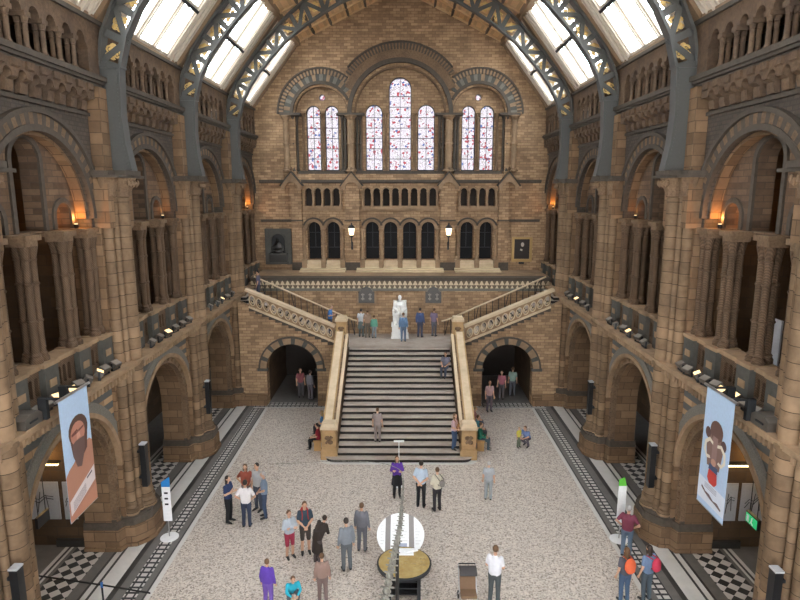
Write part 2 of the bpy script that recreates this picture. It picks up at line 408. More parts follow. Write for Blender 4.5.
mould(0, 16.1, [('outer_hood', 4.05, 4.15, .24, M['dgrey'], None, 40), ('voussoir_band', 3.7, 4.05, .15, [M['carved'], M['dgrey']], [0,1], 76), ('flat_band', 3.2, 3.7, .12, M['carved'], None, 40),
                ('inner_roll', 2.95, 3.2, .26, M['dgrey'], None, 40), ('inner_order', 2.7, 2.9, -.05, M['carved'], None, 40)], 'largest round arch moulding, over the tall central stained window')
# shafts flanking the great arches
k = 0
def colonnette(t, x, y, z0, z1, r, mat, name='colonnette', ring=True):
    b = MB(); h = z1-z0
    prof = [(r*1.7,0),(r*1.7,.06*1.5),(r*1.3,.13),(r*1.45,.17),(r,.22)]
    if ring: prof += [(r,h*.5-.05),(r*1.35,h*.5-.03),(r*1.35,h*.5+.03),(r,h*.5+.05)]
    prof += [(r,h-.32),(r*1.25,h-.3),(r*1.05,h-.26),(r*1.75,h-.07),(r*1.9,h-.06),(r*1.9,h)]
    b.lathe(prof, x, y, 12, z0); return b.obj(name, mat, t)
for cx, lab in ((-7.15,'leftmost cluster of shafts'),(-2.98,'shafts left of the central window arch'),(2.98,'shafts right of the central window arch'),(7.15,'rightmost cluster of shafts')):
    t = T('window_shaft_cluster', lab+' between the stained glass windows, end wall' if abs(cx) < 5 else lab+' at the edge of the stained glass windows, end wall', 'columns', (cx, YW-.1, 12.7))
    d = 1 if cx < 0 else -1
    if abs(cx) > 5: xs = [(cx+.22*d-.0,.17,-.12),(cx+.62*d,.085,.1),(cx+.84*d,.07,.2)]
    else: xs = [(cx-.02,.2,-.12),(cx-.36,.085,.05),(cx+.34,.085,.05),(cx-.56,.07,.2),(cx+.53,.07,.2)]
    for x, r, dy in xs: colonnette(t, x, YW+dy, 12.7, 16.0, r, M['terra'] if r > .1 else M['dgrey'], 'shaft')
    b = MB(); b.box(min(x for x,_,_ in xs)-.3, max(x for x,_,_ in xs)+.3, YW-.36, YW+.3, 16.0, 16.14); b.obj('impost', M['dgrey'], t)
# mullion shafts in front of the lights
t = T('window_mullion', 'slender stone mullions and sills between the stained glass lights, end wall', 'mullions', (0, YW+.3, 12.7))
for x in (-2.4,-.88,.88,2.4): colonnette(t, x, YW+.36, 12.75, 16.2, .09, M['carved'], 'mullion')
for x in (-4.77,4.77): colonnette(t, x, YW+.36, 12.75, 16.2, .09, M['carved'], 'mullion')
for x in (-5.95,-3.58,5.95,3.58): colonnette(t, x, YW+.36, 12.75, 16.2, .08, M['carved'], 'mullion')
b = MB()
for x0, x1 in ((-2.75,2.75),(-6.3,-3.3),(3.3,6.3)): b.box(x0, x1, YW+.1, YW+.46, 12.5, 12.74)
b.obj('sill', M['dgrey'], t)
# string courses and small hoods
for z, x0, x1, h, d in ((12.12,-8.7,8.7,.14,.16),(9.72,-8.7,-6.1,.1,.1),(9.72,6.1,8.7,.1,.1)):
    b = MB(); b.box(x0, x1, YW-d, YW+.02, z-h/2, z+h/2); b.box(x0, x1, YW-d*.5, YW+.02, z-h, z-h/2); S(b.obj('trim_1', M['dgrey']))
for x0, x1 in ((-3.42,-2.5),(2.5,3.42),(-6.75,-6.1),(6.1,6.75)):
    b = MB(); b.box(x0, x1, YW-.3, YW+.02, 6.5, 12.15); S(b.obj('wall_back', M['back']))
    b = MB(); b.box(x0-.03, x1+.03, YW-.36, YW-.01, 9.66, 9.74); b.box(x0-.03, x1+.03, YW-.34, YW, 6.5, 7.1); S(b.obj('trim_2', [M['dgrey']]))
for x, w in ((-6.65,'left end'),(-2.98,'left of centre'),(2.98,'right of centre'),(6.65,'right end')):
    t = T('gabled_hood', 'small gabled stone hood on the end wall string course, '+w, 'hood', (x, YW-.4, 11.9))
    b = MB()
    poly = [(x-.62,11.62),(x-.4,11.62),(x-.36,11.85),(x-.2,12.0),(x,12.05),(x+.2,12.0),(x+.36,11.85),(x+.4,11.62),(x+.62,11.62),(x+.62,11.85),(x,12.62),(x-.62,11.85)]
    b.prism(poly, XZ, YW-.5, YW-.16); b.obj('gable', M['terra'], t)
    b = MB(); b.beam((x-.7,YW-.36,11.82),(x,YW-.36,12.66),.44,.07); b.beam((x+.7,YW-.36,11.82),(x,YW-.36,12.66),.44,.07); b.obj('coping', M['dgrey'], t)
    b = MB(); b.lathe([(.07,0),(.05,.1),(.11,.2),(.05,.3),(.01,.34)], x, YW-.36, 8, 12.62); b.obj('finial', M['carved'], t)
# blind arcade row (small arches) : rail, colonnettes, hoods
for nm, xs, lab in (('c', SM, 'centre'), ('l', SMS, 'left'), ('r', [-x for x in SMS][::-1], 'right')):
    t = T('small_arcade', 'row of small round arches on colonnettes below the stained windows, %s group' % lab, 'arcade', (sum(xs)/len(xs), YW, 10.5))
    x0, x1 = xs[0]-.3, xs[-1]+.3
    b = MB(); b.box(x0-.05, x1+.05, YW-.2, YW+.1, 10.38, 10.56); b.box(x0, x1, YW-.12, YW+.1, 10.3, 10.38); b.obj('sill', M['terra'], t)
    for x in xs:
        b = MB(); b.ring(x, 11.49, .2, .29, XZ, YW-.07, YW+.05, n=10); b.obj('hood', M['terra'], t)
    for x in [xs[0]-.29]+[(a+c)/2 for a, c in zip(xs, xs[1:])]+[xs[-1]+.29]:
        colonnette(t, x, YW-.06, 10.56, 11.5, .06, M['terra'], ring=False)
# lower window arcade
for xs, lab in (([-1.755,-.6,.6,1.755],'centre'), ([-5.4,-4.2],'left'), ([4.2,5.4],'right')):
    t = T('window_arcade', 'arcade of dark round-headed windows above the landing wall, %s group' % lab, 'arcade', (sum(xs)/len(xs), YW, 6.5))
    for x in xs:
        b = MB(); b.ring(x, 9.19, .42, .6, XZ, YW-.12, YW+.1, n=18); b.obj('arch_moulding', M['terra'], t)
        b = MB(); b.ring(x, 9.19, .6, .7, XZ, YW-.2, YW+.02, n=18, a0=.32, a1=PI-.32); b.obj('hood_moulding', M['dgrey'], t)
        b = MB(); b.prism(arch(x, 7.25, 9.2, .42), XZ, YW+.6, YW+.62); g = b.obj('window_glass', M['darkglass'], t)
        b = MB(); b.box(x-.4, x+.4, YW+.55, YW+.6, 7.95, 7.99); b.box(x-.02, x+.02, YW+.55, YW+.6, 7.99, 9.5); b.box(x-.4,x+.4,YW+.55,YW+.6,8.9,8.93); b.obj('glazing_bar', M['irondark'], g)
        for i in range(3):
            b = MB(); b.box(x-.45, x+.45, YW-.45+.16*i, YW+.4, 6.6, 6.82+.19*i); b.obj('step', M['coping'], t)
    sp_ = 1.17 if len(xs) == 4 else 1.2
    for x in [xs[0]-.6]+[(a+c)/2 for a, c in zip(xs, xs[1:])]+[xs[-1]+.6]:
        b = MB(); b.box(x-.15, x+.15, YW-.42, YW-.02, 6.6, 7.28); b.box(x-.18, x+.18, YW-.45, YW-.02, 7.2, 7.28); b.obj('pedestal', M['terra'], t)
        colonnette(t, x, YW-.16, 7.28, 9.2, .095, M['terra'])
# lamps
for x, w in ((-3.0,'left'),(3.0,'right')):
    t = T('wall_lantern', 'glowing glass wall lantern on the brick pilaster %s of the central dark windows' % w, 'lantern', (x, YW-.6, 8.4))
    b = MB(); b.lathe([(.05,0),(.13,.08),(.19,.5),(.05,.52)], x, YW-.62, 6, 8.75); b.obj('lamp_glass', M['lantern'], t)
    b = MB(); b.lathe([(.21,.5),(.22,.55),(.1,.68),(.04,.72),(.05,.8),(.01,.84)], x, YW-.62, 6, 8.75)
    b.lathe([(.03,-.1),(.14,0),(.14,.07),(.03,.02)], x, YW-.62, 6, 8.76); b.obj('lamp_cap', M['irondark'], t)
    b = MB(); b.tube([(x,YW-.3,8.1),(x,YW-.4,8.15),(x,YW-.6,8.4),(x,YW-.62,8.7)], .035); b.box(x-.06,x+.06,YW-.34,YW-.29,7.9,8.4); b.obj('bracket', M['irondark'], t)
# bust niche
t = T('bust_memorial', 'dark bronze half-length bust in an arched niche of a grey stone panel', 'memorial', (-7.65, YW, 6.9))
x = -7.65; H_ = arch(x, 7.65, 8.45, .42)
b = MB(); b.prism([(x-.83,6.95),(x+.83,6.95),(x+.83,9.2),(x-.83,9.2)], XZ, YW-.16, YW-.0, [H_]); b.ring(x, 8.45, .42, .5, XZ, YW-.2, YW-.1, n=16); b.obj('panel', M['bluegrey'], t)
b = MB(); b.prism(H_, XZ, YW-.03, YW-.01); b.obj('niche_back', M['black'], t)
b = MB(); b.box(x-.55, x+.55, YW-.34, YW-.1, 7.12, 7.6); b.obj('plinth', M['bronze'], t)
b = MB(); b.box(x-.6, x+.6, YW-.38, YW-.1, 7.58, 7.66); b.box(x-.6, x+.6, YW-.38, YW-.1, 7.04, 7.12); b.obj('ledge', M['bluegrey'], t)
b = MB(); b.ball((x-.02,YW-.25,8.42), .12,.12,.16); b.ball((x,YW-.24,8.08), .3,.14,.26); b.tube([(x-.26,YW-.24,8.15),(x-.34,YW-.3,7.85),(x-.1,YW-.38,7.78)], .075, r2=.05); b.tube([(x+.26,YW-.24,8.15),(x+.34,YW-.3,7.88),(x+.08,YW-.38,7.86)], .075, r2=.05); b.tube([(x,YW-.24,8.1),(x,YW-.24,8.35)], .07); b.ball((x,YW-.25,7.78), .36,.16,.14)
b.obj('bust', M['bronze'], t)
# painting
x = 7.65
t = T('framed_portrait', 'dark oil portrait of a seated person in a gilt frame, right of the end wall', 'painting', (x, YW, 7.1))
b = MB(); b.prism([(x-.64,7.12),(x+.64,7.12),(x+.64,8.68),(x-.64,8.68)], XZ, YW-.12, YW, [[(x-.48,7.3),(x+.48,7.3),(x+.48,8.54),(x-.48,8.54)]]); b.obj('frame', M['paint_gold'], t)
b = MB(); b.box(x-.5, x+.5, YW-.06, YW-.02, 7.28, 8.56); c = b.obj('canvas', plain('dark_oil_paint', (.022,.014,.01), .4), t)
b = MB(); b.prism([(x+.04+.1*math.cos(q*PI/6), 8.2+.14*math.sin(q*PI/6)) for q in range(12)], XZ, YW-.065, YW-.06); b.prism([(x-.12,7.85),(x+.02,7.78),(x+.06,7.88),(x-.06,7.95)], XZ, YW-.065, YW-.06); b.obj('painted_face', plain('painted_skin', (.42,.36,.3), .5), c)
b = MB(); b.box(x-.16, x+.16, YW-.1, YW, 6.98, 7.1); b.obj('name_plate', M['black'], t)

# lower wall of the landing (statue wall)
YL = 34.0
b = MB(); b.box(-8.6, 8.6, YL, YL+.5, 3.0, 5.83); S(b.obj('wall_back', M['back']))
b = MB(); b.box(-8.6, 8.6, YL-.03, YL+.5, 5.99, 6.44); S(b.obj('trim_3', M['tri']))
b = MB(); b.box(-8.6, 8.6, YL-.05, YL+.5, 5.83, 5.99); S(b.obj('trim_4', M['zig']))
b = MB(); b.box(-8.6, 8.6, YL-.22, YL+.6, 6.48, 6.62); b.box(-8.6, 8.6, YL-.12, YL+.5, 6.43, 6.48); S(b.obj('trim_5', M['dgrey']))
b = MB(); b.box(-8.7, 8.7, YL+.5, YW+1.8, 6.3, 6.6); S(b.obj('floor', M['terra']))
for x0, x1 in ((-2.7,2.7),(-6.2,-3.4),(3.4,6.2)):
    b = MB(); b.box(x0, x1, YW-1.3, YW, 6.6, 6.68); b.box(x0, x1, YW-.85, YW, 6.68, 6.76); S(b.obj('trim_6', M['coping']))
# plaques
for s, w in ((-1,'left'),(1,'right')):
    x = s*1.93
    t = T('memorial_plaque', 'dark bronze plaque with curved top on the landing wall, %s of the marble statue' % w, 'plaque', (x, YL, 5))
    poly = [(x-.46,5.14),(x+.46,5.14),(x+.46,5.8),(x+.34,5.82),(x+.24,6.0),(x,6.1),(x-.24,6.0),(x-.34,5.82),(x-.46,5.8)]
    b = MB(); b.prism(poly, XZ, YL-.1, YL-.04); b.obj('plate', M['bronze'], t)
    b = MB(); b.box(x-.56, x+.56, YL-.14, YL, 5.04, 5.14); b.box(x-.56, x-.46, YL-.12, YL, 5.14, 5.8); b.box(x+.46, x+.56, YL-.12, YL, 5.14, 5.8); b.obj('surround', M['terra'], t)
    for e in (-1, 1):
        b = MB()
        for q in range(2): b.box(x+e*.21-.09, x+e*.21+.09, YL-.12, YL-.09, 5.35+q*.24, 5.43+q*.24); b.box(x+e*.21-.03, x+e*.21+.03, YL-.115, YL-.09, 5.3+q*.2, 5.5+q*.2)
        b.obj('relief', M['lensgrey'], t)
# wall flanking landing above the arch front, landing slab
b = MB(); b.box(-3.5, 3.5, 30.9, YL, 3.0, 3.3); S(b.obj('floor', M['tread']))

#=================================================================== SIDE-STAIR WALLS, FLIGHTS
for s in (-1, 1):
    fn = lambda u, v, d, s=s: (s*u, d, v)
    # front wall with arch under the flight
    cx = 5.83; r = 1.37
    top = [(3.3,3.55),(8.6,5.9)]
    poly = [(8.6,0),(8.6,5.75),(7.9,5.42),(3.45,3.5),(3.3,3.45),(3.3,0),(cx-r,0),(cx-r,2.05)]+[(cx-r*math.cos(PI*i/16), 2.05+r*math.sin(PI*i/16)) for i in range(1,16)]+[(cx+r,2.05),(cx+r,0)]
    b = MB(); b.prism(poly, fn, YB, YB+.6); S(b.obj('wall_stair', M['back']))
    # passage behind
    b = MB(); b.ring(cx, 2.05, r, r+.25, fn, YB+.6, YL+2.5, n=16); b.box(s*(cx-r-.25), s*(cx-r), YB+.6, YL+2.5, 0, 2.05) ; b.box(s*(cx+r), s*(cx+r+.25), YB+.6, YL+2.5, 0, 2.05)
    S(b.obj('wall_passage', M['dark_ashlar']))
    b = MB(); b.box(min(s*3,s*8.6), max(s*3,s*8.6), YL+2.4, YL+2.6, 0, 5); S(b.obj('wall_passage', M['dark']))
    t = T('arch_surround', 'grey and buff banded stone arch over the passage %s of the main stairs' % SIDE[s], 'arch', (s*cx, YB, 0))
    b = MB(); b.ring(cx, 2.05, r, r+.34, fn, YB-.06, YB+.1, n=22, alt=[0,0,1]); b.obj('voussoirs', [M['terra'], M['bluegrey']], t)
    b = MB(); b.ring(cx, 2.05, r+.34, r+.42, fn, YB-.14, YB+.1, n=22); b.obj('hood_moulding', M['dgrey'], t)
    for e in (-1, 1): b = MB(); xx = cx+e*(r+.2); b.box(s*xx-.28, s*xx+.28, YB-.12, YB+.1, 1.93, 2.07); b.obj('impost', M['bluegrey'], t)
    # plinth
    b = MB()
    for x0, x1 in ((3.4,cx-r-.02),(cx+r+.02,8.6)):
        b.box(min(s*x0,s*x1), max(s*x0,s*x1), YB-.22, YB, 0, .5); b.box(min(s*x0,s*x1), max(s*x0,s*x1), YB-.12, YB, .5, .62)
    S(b.obj('baseboard_stair', M['pier']))
    # stepped corbel course
    N = 13
    b = MB()
    for i in range(N):
        x0 = 3.5+i*.345; z = 3.42+i*.152
        b.box(min(s*x0,s*(x0+.36)), max(s*x0,s*(x0+.36)), YB-.08, YB+.1, z-.03, z+.14)
    S(b.obj('trim_7', M['dgrey']))
    # flight of steps
    t = T('upper_flight', 'upper flight of stone steps rising to the %s gallery' % SIDE[s], 'stairs', (s*3.5, YB+.6, 3.3))
    n = 15
    for i in range(n):
        x0 = 3.5+i*.34; b = MB(); z = 3.3+(i+1)*.175
        b.box(min(s*x0,s*8.6), max(s*x0,s*8.6), YB+.35, YL, z-.175, z-.03); 
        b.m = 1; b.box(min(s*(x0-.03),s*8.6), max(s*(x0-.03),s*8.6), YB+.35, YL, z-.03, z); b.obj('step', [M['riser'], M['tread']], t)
    # front balustrade
    t = T('stair_balustrade', 'sloping pierced stone balustrade of the %s upper flight' % SIDE[s], 'balustrade', (s*3.5, YB, 3.5))
    za = lambda u: 3.54+(u-3.46)*.425      # bottom line
    u0, u1 = 3.46, 8.0; hh = .8
    hs = []; st = (u1-u0-.1)/12
    for i in range(12):
        c = u0+.1+st*(i+.5); zc = za(c)+.40
        hs.append([(c+.15*math.cos(2*PI*q/12), zc+.25*math.sin(2*PI*q/12)+.06*math.cos(2*PI*q/12)) for q in range(12)])
    b = MB(); b.prism([(u0,za(u0)),(u1,za(u1)),(u1,za(u1)+hh),(u0,za(u0)+hh)], fn, YB-.02, YB+.18, hs); b.obj('pierced_panel', M['terra'], t)
    for i in range(12):
        c = u0+.1+st*(i+.5); zc = za(c)+.40
        b = MB(); b.tube([fn(c+.155*math.cos(2*PI*q/14), zc+.255*math.sin(2*PI*q/14)+.06*math.cos(2*PI*q/14), YB-.03) for q in range(15)], .028, 6); b.tube([fn(c+.0+.07*math.cos(q), zc-.05+.1*math.sin(q), YB+.05) for q in (PI*.6, PI, PI*1.3, PI*1.6, PI*2.0)], .03, 6); b.obj('scroll', M['coping'], t)
    b = MB(); b.beam(fn(u0,za(u0)+hh+.06,YB+.06), fn(u1+.15,za(u1)+hh+.12,YB+.06), .42, .14); b.obj('coping', M['coping'], t)
    b = MB(); b.beam(fn(u0,za(u0)-.0,YB+.04), fn(u1,za(u1)+.0,YB+.04), .3, .1); b.obj('base_rail', M['coping'], t)
    # wall-side handrail
    t = T('iron_handrail', 'slim handrail on dark iron spindles along the %s upper flight' % SIDE[s], 'handrail', (s*2.4, YL-.35, 3.3))
    zr = lambda u: 4.17+(u-2.5)*.44
    b = MB(); b.tube([fn(2.4,4.14,YL-.4), fn(2.75,4.22,YL-.4), fn(8.3,zr(8.3),YL-.4)], .05); b.obj('rail', M['coping'], t)
    for i in range(17):
        u = 2.6+i*.34; zb = 3.3 if u < 3.5 else 3.3+(int((u-3.5)/.34)+1)*.175
        b = MB(); b.tube([fn(u, zb, YL-.4), fn(u, zr(u), YL-.4)], .022, 5)
        if i % 5 == 0:
            b.tube([fn(u, zb, YL-.4), fn(u+.2, zr(u+.2)-.1, YL-.4)], .022, 5)
        b.obj('spindle', M['irondark'], t)

#=================================================================== MAIN STAIR
t = T('main_staircase', 'wide central flight of worn grey stone steps with dark risers', 'stairs', (0, 24, 0))
N = 19; y0 = 24.35; run = (30.95-y0)/(N-1); rise = 3.3/N
# wide rounded bottom step
b = MB(); b.m = 0
def rnd(w, ya, yb, r=.45):
    P = [(-w, yb), (-w, ya+r)]+[(-w+r-r*math.cos(q*PI/12), ya+r-r*math.sin(q*PI/12)) for q in range(1,7)]+[(w-r+r*math.sin(q*PI/12), ya+r-r*math.cos(q*PI/12)) for q in range(0,6)]+[(w, ya+r),(w, yb)]
    return P
XYf = lambda u, v, d: (u, v, d)
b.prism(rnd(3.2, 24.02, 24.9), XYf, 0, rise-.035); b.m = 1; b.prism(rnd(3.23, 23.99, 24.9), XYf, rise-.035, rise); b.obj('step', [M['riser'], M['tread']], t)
for i in range(1, N):
    ya = y0+(i-1)*run; z = (i+1)*rise; b = MB()
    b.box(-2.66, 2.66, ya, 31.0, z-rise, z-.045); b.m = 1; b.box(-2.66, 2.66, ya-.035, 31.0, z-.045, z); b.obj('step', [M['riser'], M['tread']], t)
b = MB(); b.prism(rnd(3.42, 23.84, 24.9, .5), XYf, -.25, .012); o = S(b.obj('floor', M['wmarble']))
def newel(x, y, z0, z1, w, lab, dz=0):
    t = T('newel_post', lab, 'newel', (x, y, z0)); h = z1-z0
    b = MB(); b.box(x-w*1.12, x+w*1.12, y-w*1.12, y+w*1.12, z0, z0+h*.26); b.box(x-w*1.06, x+w*1.06, y-w*1.06, y+w*1.06, z0+h*.26, z0+h*.31); b.obj('plinth', M['gold_stone'], t)
    b = MB(); b.box(x-w*.94, x+w*.94, y-w*.94, y+w*.94, z0+h*.31, z1-h*.15)
    for a, c in ((x-w*.96,x-w*.7),(x+w*.7,x+w*.96)): b.box(a, c, y-w, y-w*.9, z0+h*.34, z1-h*.2)
    b.box(x-w*.96, x+w*.96, y-w, y-w*.9, z1-h*.24, z1-h*.17); b.box(x-w*.96, x+w*.96, y-w, y-w*.9, z0+h*.32, z0+h*.38)
    b.obj('panelled_shaft', M['gold_stone'], t)
    zc = z0+h*.57; b = MB(); b.tube([(x-w*.4,y-w*.95,zc-.2*h*.5),(x-w*.1,y-w*.98,zc-.05),(x+w*.15,y-w*.97,zc+.05),(x+w*.4,y-w*.95,zc+.18*h*.5)], .05, 6, .09); b.ball((x-w*.2,y-w*.95,zc+.08), .12,.05,.1); b.ball((x+w*.2,y-w*.95,zc-.12), .12,.05,.1); b.obj('carved_relief', M['carved'], t)
    b = MB(); b.box(x-w*1.12, x+w*1.12, y-w*1.12, y+w*1.12, z1-h*.15, z1-h*.08); b.lathe([(w*1.45,z1-h*.08),(w*1.2,z1)], x, y, 4, 0, PI/4); b.obj('cap', M['coping'], t)
for s in (-1, 1):
    newel(s*3.03, 24.6, 0, 1.62, .325, 'carved golden stone newel post at the bottom %s of the main stairs' % SIDE[s])
    newel(s*3.08, 30.95, 3.4, 4.98, .29, 'carved stone newel post at the top %s of the main stairs' % SIDE[s])
    t = T('stair_parapet', 'solid sloping stone parapet along the %s edge of the main stairs' % SIDE[s], 'parapet', (s*3.02, 25, 0))
    fy = lambda u, v, d, s=s: (s*d, u, v)
    b = MB(); b.prism([(24.9,0),(30.6,0),(30.6,4.05),(24.9,1.15)], fy, 2.72, 3.3); b.obj('parapet_wall', M['pier'], t)
    b = MB(); b.prism([(24.9,1.15),(30.6,4.05),(30.6,4.23),(24.9,1.33)], fy, 2.92, 3.36); b.obj('coping', M['coping'], t)
    b = MB(); b.prism([(24.9,1.05),(30.6,3.95),(30.6,4.1),(24.9,1.2)], fy, 2.7, 2.84); b.obj('inner_moulding', M['coping'], t)
    b = MB()
    for d_ in (2.94, 3.34): b.prism([(24.9,1.33),(30.6,4.23),(30.6,4.27),(24.9,1.37)], fy, d_-.03, d_+.03)
    b.obj('roll_moulding', M['gold_stone'], t)

#=================================================================== SIDE WALLS
AR = 2.4
for s in (-1, 1):
    f = side(s); nm = 'wall_'+SIDE[s]
    for bi, (ya, yb) in enumerate(BAYS):
        c = (ya+yb)/2; last = bi == 4
        if last: c = 34.95
        # ground arcade wall
        r = AR if not last else 1.6; zs = 5.2-r
        poly = [(ya,0),(c-r,0),(c-r,zs)]+[(c-r*math.cos(PI*i/20), zs+r*math.sin(PI*i/20)) for i in range(1,20)]+[(c+r,zs),(c+r,0),(yb,0),(yb,6.0),(ya,6.0)]
        b = MB(); b.prism(poly, f, 9.0, 9.7); S(b.obj(nm, M['spandrel']))
        # jamb face of deep reveal
        b = MB(); b.ring(c, zs, r-.3, r-.01, f, 9.25, 10.1, n=24); b.box(*(sorted((s*9.25, s*10.1))+[c-r+.0, c-r+.3, 0, zs])); b.box(*(sorted((s*9.25, s*10.1))+[c+r-.3, c+r, 0, zs]))
        S(b.obj(nm, M['pier']))
        # upper wall with relieving arch
        R = 2.3; cz = 10.7
        poly = [(ya,10.3),(c-R,10.3),(c-R,cz)]+[(c-R*math.cos(PI*i/24), cz+R*math.sin(PI*i/24)) for i in range(1,24)]+[(c+R,cz),(c+R,10.3),(yb,10.3),(yb,14.85),(ya,14.85)]
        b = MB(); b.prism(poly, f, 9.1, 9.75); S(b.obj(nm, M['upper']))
        # tympanum
        H = [arch(c, 10.45, 12.25, .58, 14), arch(c-1.5, 10.45, 10.8, .38, 12), arch(c+1.5, 10.45, 10.8, .38, 12)]
        b = MB(); b.prism([(c-R-.1,10.4),(c+R+.1,10.4),(c+R+.1,11.2),(c+R-.3,12.4),(c+1.3,13.1),(c-1.3,13.1),(c-R+.3,12.4),(c-R-.1,11.2)], f, 9.5, 10.0, H); S(b.obj(nm, M['side']))
        b = MB()
        for cc, z_, r_ in ((c,12.25,.58),(c-1.5,10.8,.38),(c+1.5,10.8,.38)):
            b.ring(cc, z_, r_, r_+.14, f, 9.44, 9.52, n=16)
            for e in (-1,1): y_ = cc+e*(r_+.07); b.box(*(sorted((s*9.44, s*9.52))+[y_-.07, y_+.07, 10.45, z_]))
        S(b.obj('trim_8', M['dgrey']))
        # pier strips between gallery openings
        for y_ in (ya, yb):
            a_, c_ = (ya, c-R) if y_ == ya else (c+R, yb)
            b = MB(); b.box(*(sorted((s*9.1, s*9.75))+[a_, c_, 6.0, 10.3])); S(b.obj(nm, M['pier']))
        # gallery floor, ceiling, back wall; aisle back wall
        b = MB(); b.box(*(sorted((s*8.65, s*13))+[ya, yb, 5.9, 6.12])); S(b.obj('floor', M['tread']))
        # upper gallery back and floor
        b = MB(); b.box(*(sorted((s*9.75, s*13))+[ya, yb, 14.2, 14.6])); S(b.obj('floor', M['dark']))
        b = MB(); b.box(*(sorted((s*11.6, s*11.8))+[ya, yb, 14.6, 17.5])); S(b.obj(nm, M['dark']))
        # extruded cross walls (behind piers)
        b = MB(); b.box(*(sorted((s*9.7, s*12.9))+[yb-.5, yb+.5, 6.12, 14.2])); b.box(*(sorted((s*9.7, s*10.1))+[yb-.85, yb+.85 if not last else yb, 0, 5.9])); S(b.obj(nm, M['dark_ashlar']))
        # ledge
        b = MB(); b.box(*(sorted((s*8.34, s*9.1))+[ya, yb, 6.02, 6.14])); b.box(*(sorted((s*8.42, s*9.1))+[ya, yb, 5.96, 6.02])); b.box(*(sorted((s*8.72, s*9.05))+[ya, yb, 5.62, 5.72])); S(b.obj('trim_9', M['terra']))
        b = MB(); n = int((yb-ya)/.2)
        for i in range(n): y_ = ya+(i+.25)*(yb-ya)/n; b.box(*(sorted((s*8.5, s*9.02))+[y_, y_+.1, 5.72, 5.96]))
        S(b.obj('trim_10', M['terra']))
        # cornice of top gallery
        b = MB(); b.box(*(sorted((s*8.66, s*9.3))+[ya, yb, 14.68, 14.82])); b.box(*(sorted((s*8.74, s*9.3))+[ya, yb, 14.6, 14.68])); b.box(*(sorted((s*8.82, s*9.3))+[ya, yb, 14.5, 14.6])); b.box(*(sorted((s*9.02, s*9.3))+[ya, yb, 13.66, 13.76])); S(b.obj('trim_11', M['dgrey']))
    # aisle back wall with light
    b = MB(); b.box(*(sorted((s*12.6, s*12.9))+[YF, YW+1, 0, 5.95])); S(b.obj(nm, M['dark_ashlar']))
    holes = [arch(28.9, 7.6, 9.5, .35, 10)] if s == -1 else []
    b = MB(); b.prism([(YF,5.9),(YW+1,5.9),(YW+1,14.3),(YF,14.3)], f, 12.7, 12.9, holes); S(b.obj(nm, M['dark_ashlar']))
    # plain front portion of the hall behind the viewpoint
    b = MB(); b.box(*(sorted((s*8.9, s*9.7))+[YF, BAYS[0][0], 0, 16.4])); S(b.obj(nm, M['side']))
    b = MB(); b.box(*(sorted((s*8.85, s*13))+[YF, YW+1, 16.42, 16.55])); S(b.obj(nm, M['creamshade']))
b = MB(); b.prism([(-13,0),(13,0),(13,17),(9,16.5),(0,23.5),(-9,16.5),(-13,17)], XZ, YF-.4, YF, [arch(0,2.5,9,2.3),arch(-5.6,2.5,8.5,1.9),arch(5.6,2.5,8.5,1.9)]); S(b.obj('wall_front', M['side']))
b = MB(); b.prism([(-13,-.3),(13,-.3),(13,17.2),(9.6,17.2),(9.6,5.6),(-9.6,5.6),(-9.6,17.2),(-13,17.2)], XZ, YW+1.0, YW+1.2); S(b.obj('wall_back', M['dark']))

